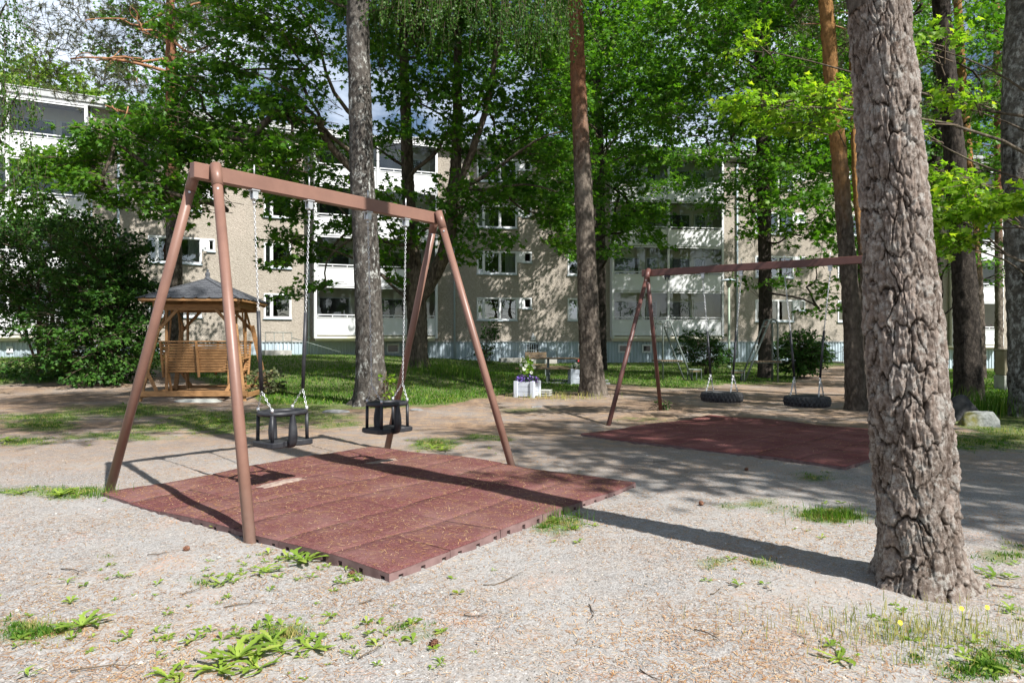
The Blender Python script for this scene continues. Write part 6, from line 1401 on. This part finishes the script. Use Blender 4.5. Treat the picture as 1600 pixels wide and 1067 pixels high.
for n, sd, om, lb__ in ((44000, 1, None, 'fallen pine needles scattered over the gravel'), (9500, 2, MAT1, 'fallen pine needles on the front rubber mat'), (3500, 3, MAT2, 'fallen pine needles on the rear rubber mat')):
    V, Fc = needles_lying(n, sd, om); o = link('fallen_needles', npmesh('fallen_needles', V, Fc, M['litter'])); tag(o, lb__, kind='stuff')
# pebbles
r = np.random.default_rng(9); n = 42000; y = 1.7 * (8 / 1.7) ** r.random(n); x = r.uniform(-.8, .8, n) * y; k_ = ~on_mat(x, y, MAT1, .01); x, y = x[k_], y[k_]; n = len(x); s_ = r.uniform(.0018, .0055, n) * (1 + (r.random(n) < .02) * 1.6)
OC = np.array([(1, 0, 0), (0, 1, 0), (-1, 0, 0), (0, -1, 0), (0, 0, .7), (0, 0, -.5)], float); OF = np.array([(0, 1, 4), (1, 2, 4), (2, 3, 4), (3, 0, 4)])
an = r.uniform(0, 6.28, n); ca, sa = np.cos(an), np.sin(an); sx, sy = r.uniform(.7, 1.3, n), r.uniform(.6, 1.1, n)
V = np.stack([x[:, None] + s_[:, None] * (OC[None, :, 0] * sx[:, None] * ca[:, None] - OC[None, :, 1] * sy[:, None] * sa[:, None]), y[:, None] + s_[:, None] * (OC[None, :, 0] * sx[:, None] * sa[:, None] + OC[None, :, 1] * sy[:, None] * ca[:, None]), g(x, y)[:, None] + s_[:, None] * OC[None, :, 2]], -1)
o = link('gravel', npmesh('gravel', V.reshape(-1, 3), (OF[None] + (np.arange(n) * 6)[:, None, None]).reshape(-1, 3), M['pebble'])); tag(o, 'loose grey gravel stones of the play area', kind='stuff')

# dandelion rosettes, each leaf toothed
def dandelion_me(seed, nl, L, up):
    q = random.Random(seed); V, Fc = [], []
    for i in range(nl):
        a = 2 * math.pi * i / nl + q.gauss(0, .55); l_ = L * q.uniform(.4, 1.3); el = up * q.uniform(.4, 1.5); ns = 9; b0 = len(V); w0 = l_ * .13
        for s_ in range(ns + 1):
            t = s_ / ns; a += (bend_ := (bend_ if s_ else q.gauss(0, .09))) ; rr = l_ * t * math.cos(el * (1 - .5 * t)); z = l_ * (math.sin(el) * t - .55 * math.sin(el) * t * t * .9) + .006; w = w0 * (.12 + 1.15 * (t ** .7) * (1.25 - .55 * t) * (.5 + .5 * (s_ % 2))) * (1 if s_ < ns else .35)
            c = Vector((math.cos(a) * rr, math.sin(a) * rr, z)); sd = Vector((-math.sin(a), math.cos(a), 0)); V += [c - sd * w + Vector((0, 0, w * .25)), c, c + sd * w + Vector((0, 0, w * .25))]
        for s_ in range(ns):
            for k_ in (0, 1): p = b0 + s_ * 3 + k_; Fc.append((p, p + 1, p + 4, p + 3))
    return npmesh('leaves', [tuple(v) for v in V], Fc, M['dandelion'])
DM = [dandelion_me(i, n, L, u) for i, (n, L, u) in enumerate([(9, .085, .6), (12, .11, .5), (6, .07, .9), (16, .13, .55), (10, .10, .35)])]
DL = [(128, 980, 3, 1.0, 'broad dandelion rosette right of the grass patch at lower left'), (105, 912, 2, 1.0, 'upright dandelion left of the bare gravel, lower left'), (192, 902, 0, .75, 'small dandelion right of the upright one at lower left'), (45, 1057, 2, 1.0, 'dandelion cut by the bottom edge at far lower left'),
      (247, 990, 2, .9, 'three-leaved dandelion left of the lower cluster'), (303, 1002, 0, .9, 'thin dandelion just left of the big lower cluster'), (372, 1030, 3, 1.25, 'biggest dandelion of the lower cluster'), (345, 1050, 1, 1.1, 'dandelion at the left foot of the lower cluster'), (262, 1060, 1, .9, 'dandelion at the bottom edge left of the lower cluster'), (405, 1045, 4, 1.0, 'dandelion at the right foot of the lower cluster'),
      (478, 878, 3, 1.25, 'big bright dandelion clump against the left edge of the red mat'), (452, 872, 4, 1.1, 'dandelion leaning on the mat edge left of the bright clump'), (415, 895, 1, 1.0, 'spreading dandelion left of the bright clump'), (500, 868, 0, 1.0, 'dandelion right of the bright clump at the mat edge'), (540, 892, 2, 1.0, 'dandelion with a cone beside it near the mat corner'), (535, 912, 0, .8, 'low dandelion below the mat corner one'),
      (338, 826, 2, 1.1, 'dandelion at the mat edge left of the near swing leg'), (345, 912, 4, .9, 'flat dandelion below the near swing leg'), (425, 1005, 1, 1.05, 'dandelion at the top right of the lower cluster'), (490, 1015, 1, 1.0, 'dandelion right of the lower cluster'), (440, 1020, 0, 1.0, 'dandelion beside the grey pebble'), (538, 1000, 2, .8, 'small dandelion right of the lower group'),
      (95, 775, 3, 1.2, 'dandelion left of the far left swing leg'), (30, 772, 1, 1.1, 'dandelion at the left edge beyond the swing'), (688, 1037, 0, .55, 'tiny lone dandelion on bare gravel at bottom centre'), (676, 700, 1, 1.4, 'dandelion clump beyond the mat between the swing legs'), (690, 705, 3, 1.2, 'leafier dandelion beyond the mat between the swing legs'),
      (1553, 900, 1, 1.0, 'dandelion right of the big pine foot'), (1580, 955, 0, .9, 'dandelion at the right edge below the big pine'), (1537, 1040, 4, 1.1, 'dandelion at the lower right corner'), (1310, 1030, 4, 1.0, 'grey-green low weed rosette at lower right'), (1520, 1005, 0, .8, 'small dandelion in the dry grass at lower right'), (868, 815, 1, .8, 'dandelion in the tuft at the right edge of the mat'), (265, 655, 1, 1.2, 'dandelion in the turf right of the garden swing path'), (345, 660, 3, 1.2, 'tall dandelion in the turf before the garden swing'), (15, 690, 3, 1.3, 'dandelion in the strip of turf at the left edge'), (1590, 1020, 1, .8, 'dandelion at the very right bottom edge')]
for i, (u, v, k_, sc, lb__) in enumerate(DL):
    p = G(u, v); t = thing('dandelion', lb__, 'weed', tuple(p), random.Random(i).uniform(0, 6.28), 'dandelions growing in the gravel'); o = link('leaves', DM[k_], t); o.scale = (sc * .82,) * 3
q = np.random.default_rng(77); V, Fc = [], []; spots = [(330, 1000, 90, 34, 34), (470, 1000, 80, 30, 40), (430, 885, 50, 16, 22), (500, 880, 40, 12, 18), (540, 905, 26, 14, 8), (110, 775, 60, 9, 16), (60, 985, 60, 20, 16), (200, 905, 90, 30, 10), (340, 905, 60, 14, 8), (640, 1000, 60, 24, 12), (1500, 1000, 90, 40, 26), (1560, 900, 40, 30, 12), (1300, 815, 50, 14, 10), (870, 825, 40, 14, 10), (690, 702, 50, 8, 16), (290, 668, 90, 8, 26), (40, 690, 70, 6, 16), (1170, 890, 60, 16, 8), (900, 780, 60, 20, 4), (700, 960, 90, 40, 6)]
for u, v, su, sv, n in spots:
    for _ in range(n):
        p = G(u + q.normal(0, su), max(600, v + q.normal(0, sv)))
        if on_mat(p.x, p.y, MAT1, .03) or p.y < 1.5: continue
        nl = q.integers(3, 7); L = q.uniform(.015, .05); a0_ = q.uniform(0, 6.28)
        for j in range(nl):
            a = a0_ + 6.28 * j / nl + q.normal(0, .3); l_ = L * q.uniform(.6, 1.2); w = l_ * q.uniform(.14, .3); up_ = q.uniform(.1, .7); d = Vector((math.cos(a), math.sin(a), 0)); sd = Vector((-d.y, d.x, 0)); o0 = len(V); b_ = p + Vector((0, 0, .003))
            V += [tuple(b_), tuple(b_ + d * l_ * .55 + sd * w + Vector((0, 0, l_ * up_ * .8))), tuple(b_ + d * l_ + Vector((0, 0, l_ * up_ * .7))), tuple(b_ + d * l_ * .55 - sd * w + Vector((0, 0, l_ * up_ * .8)))]; Fc.append((o0, o0 + 1, o0 + 2, o0 + 3))
o = link('weed_seedlings', npmesh('weed_seedlings', V, Fc, M['dandelion'])); tag(o, 'tiny broadleaf weed seedlings dotted among the grass tufts', kind='stuff')
for u, v, lb__ in ((1407, 974, 'yellow flower left of the others before the big pine'), (1503, 952, 'yellow flower between the other two before the big pine'), (1543, 950, 'yellow flower nearest the right edge before the big pine')):
    p = G(u, v + 26); h = EYE - (v - 533.5) / F * p.y; t = thing('yellow_flower', lb__, 'flower', tuple(p), 0, 'yellow flowers by the big pine'); MB().tube([(0, 0, 0), (.004, 0, h * .5), (0, 0, h)], .0016, 5).build('stem', M['dandelion'], t)
    V, Fc = [(0, 0, h)], []
    for k_ in range(14): a = 2 * math.pi * k_ / 14; V.append((math.cos(a) * (.012 if k_ % 2 else .0085), math.sin(a) * .5 * .012, h + .004 + math.sin(a) * .009)); 
    for k_ in range(14): Fc.append((0, 1 + k_, 1 + (k_ + 1) % 14))
    link('petals', npmesh('petals', V, Fc, M['petal_y']), t)
# fallen twigs, cones
def twig(u, v, L, ang, label, seed, wd=.003):
    q = random.Random(seed); p = G(u, v); pts = [Vector((0, 0, .006))]; a = ang
    for i in range(5): a += q.gauss(0, .28); pts.append(pts[-1] + Vector((math.cos(a), math.sin(a), 0)) * L / 5 + Vector((0, 0, q.uniform(-.001, .004))))
    mb = MB(); mb.tube(pts, [wd, wd, wd * .9, wd * .7, wd * .5, wd * .3], 5); k_ = 2 + seed % 2; e = pts[k_] + Vector((math.cos(ang + .9), math.sin(ang + .9), .05)) * L * .3; mb.tube([pts[k_], e], [wd * .5, wd * .2], 4)
    o = link('twig', mb.me('twig', M['twig'])); o.location = p; tag(o, label, 'twig', 'fallen twigs on the gravel')
for i, (u, v, L, a, lb__) in enumerate([(95, 890, .26, .15, 'curved dark twig left of the bare gravel, lower left'), (285, 930, .12, 1.0, 'forked twig below the near swing leg'), (350, 950, .2, .5, 'long fine twig below the swing leg'), (755, 915, .3, -.1, 'long dark twig right of the mat corner'), (725, 962, .12, -.3, 'thick short twig beyond the mat corner grass'), (920, 945, .22, -1.2, 'bent twig on the bare gravel, bottom centre'), (1085, 985, .16, -.5, 'twig on the gravel right of bottom centre'), (1000, 1048, .13, -.8, 'short thick twig at the bottom edge'), (1110, 930, .13, .4, 'fine twig left of the big pine'), (560, 945, .12, .1, 'pale bare stick below the mat corner'), (230, 868, .13, .05, 'pale broken stick on the gravel left of the swing leg'), (1550, 915, .18, -.4, 'dark twig right of the big pine foot'), (110, 1050, .25, .8, 'thin twig at the bottom left'), (1020, 722, .25, -.2, 'dark twig on the path between the mats'), (800, 735, .2, .1, 'little twig by the far swing leg'), (560, 1030, .14, .6, 'hair-thin twig right of the lower dandelions')]): twig(u, v, L, a, lb__, i + 5)
def cone(u, v, label, seed):
    p = G(u, v); mb = MB(); q = random.Random(seed)
    mb.lathe([(.001, -.024), (.012, -.016), (.016, 0), (.012, .014), (.001, .024)], (0, 0, 0), 8)
    for r_ in range(6):
        for k_ in range(7):
            a = 2 * math.pi * (k_ + r_ * .5) / 7; z = -.018 + r_ * .007; rr = .017 * math.sin(math.pi * (r_ + 1.3) / 8); c = Vector((math.cos(a) * rr, math.sin(a) * rr, z)); o_ = Vector((math.cos(a), math.sin(a), .5)).normalized() * .009; s_ = Vector((-math.sin(a), math.cos(a), 0)) * .005; mb.add([c - s_, c + s_, c + o_ + s_ * .6, c + o_ - s_ * .6], [(0, 1, 2, 3)])
    o = link('pine_cone', mb.me('pine_cone', M['cone'])); o.location = p + Vector((0, 0, .014)); o.rotation_euler = (q.uniform(1.2, 1.9), 0, q.uniform(0, 6)); o.scale = (.85,) * 3; tag(o, label, 'pine cone', 'pine cones on the ground')
for i, (u, v, lb__) in enumerate([(292, 860, 'pine cone left of the near swing leg'), (550, 899, 'pine cone beside the mat corner dandelion'), (678, 1009, 'pine cone on the gravel at bottom centre'), (1096, 789, 'pine cone on the path beyond the trunk shadow'), (1166, 735, 'cone near the front edge of the rear mat')]): cone(u, v, lb__, i)
for i, (u, v, s_, lb__) in enumerate([(462, 1017, .017, 'rounded grey pebble among the lower dandelions'), (342, 872, .015, 'pinkish pebble right of the cone'), (26, 955, .014, 'white pebble at the far lower left')]):
    o = link('pebble', rock_me('pebble', s_, s_ * .8, s_ * .7, 50 + i, M['stone' if i == 0 else 'plinth_stone'], cuts=2)); o.location = G(u, v) + Vector((0, 0, s_ * .3)); tag(o, lb__, 'pebble')
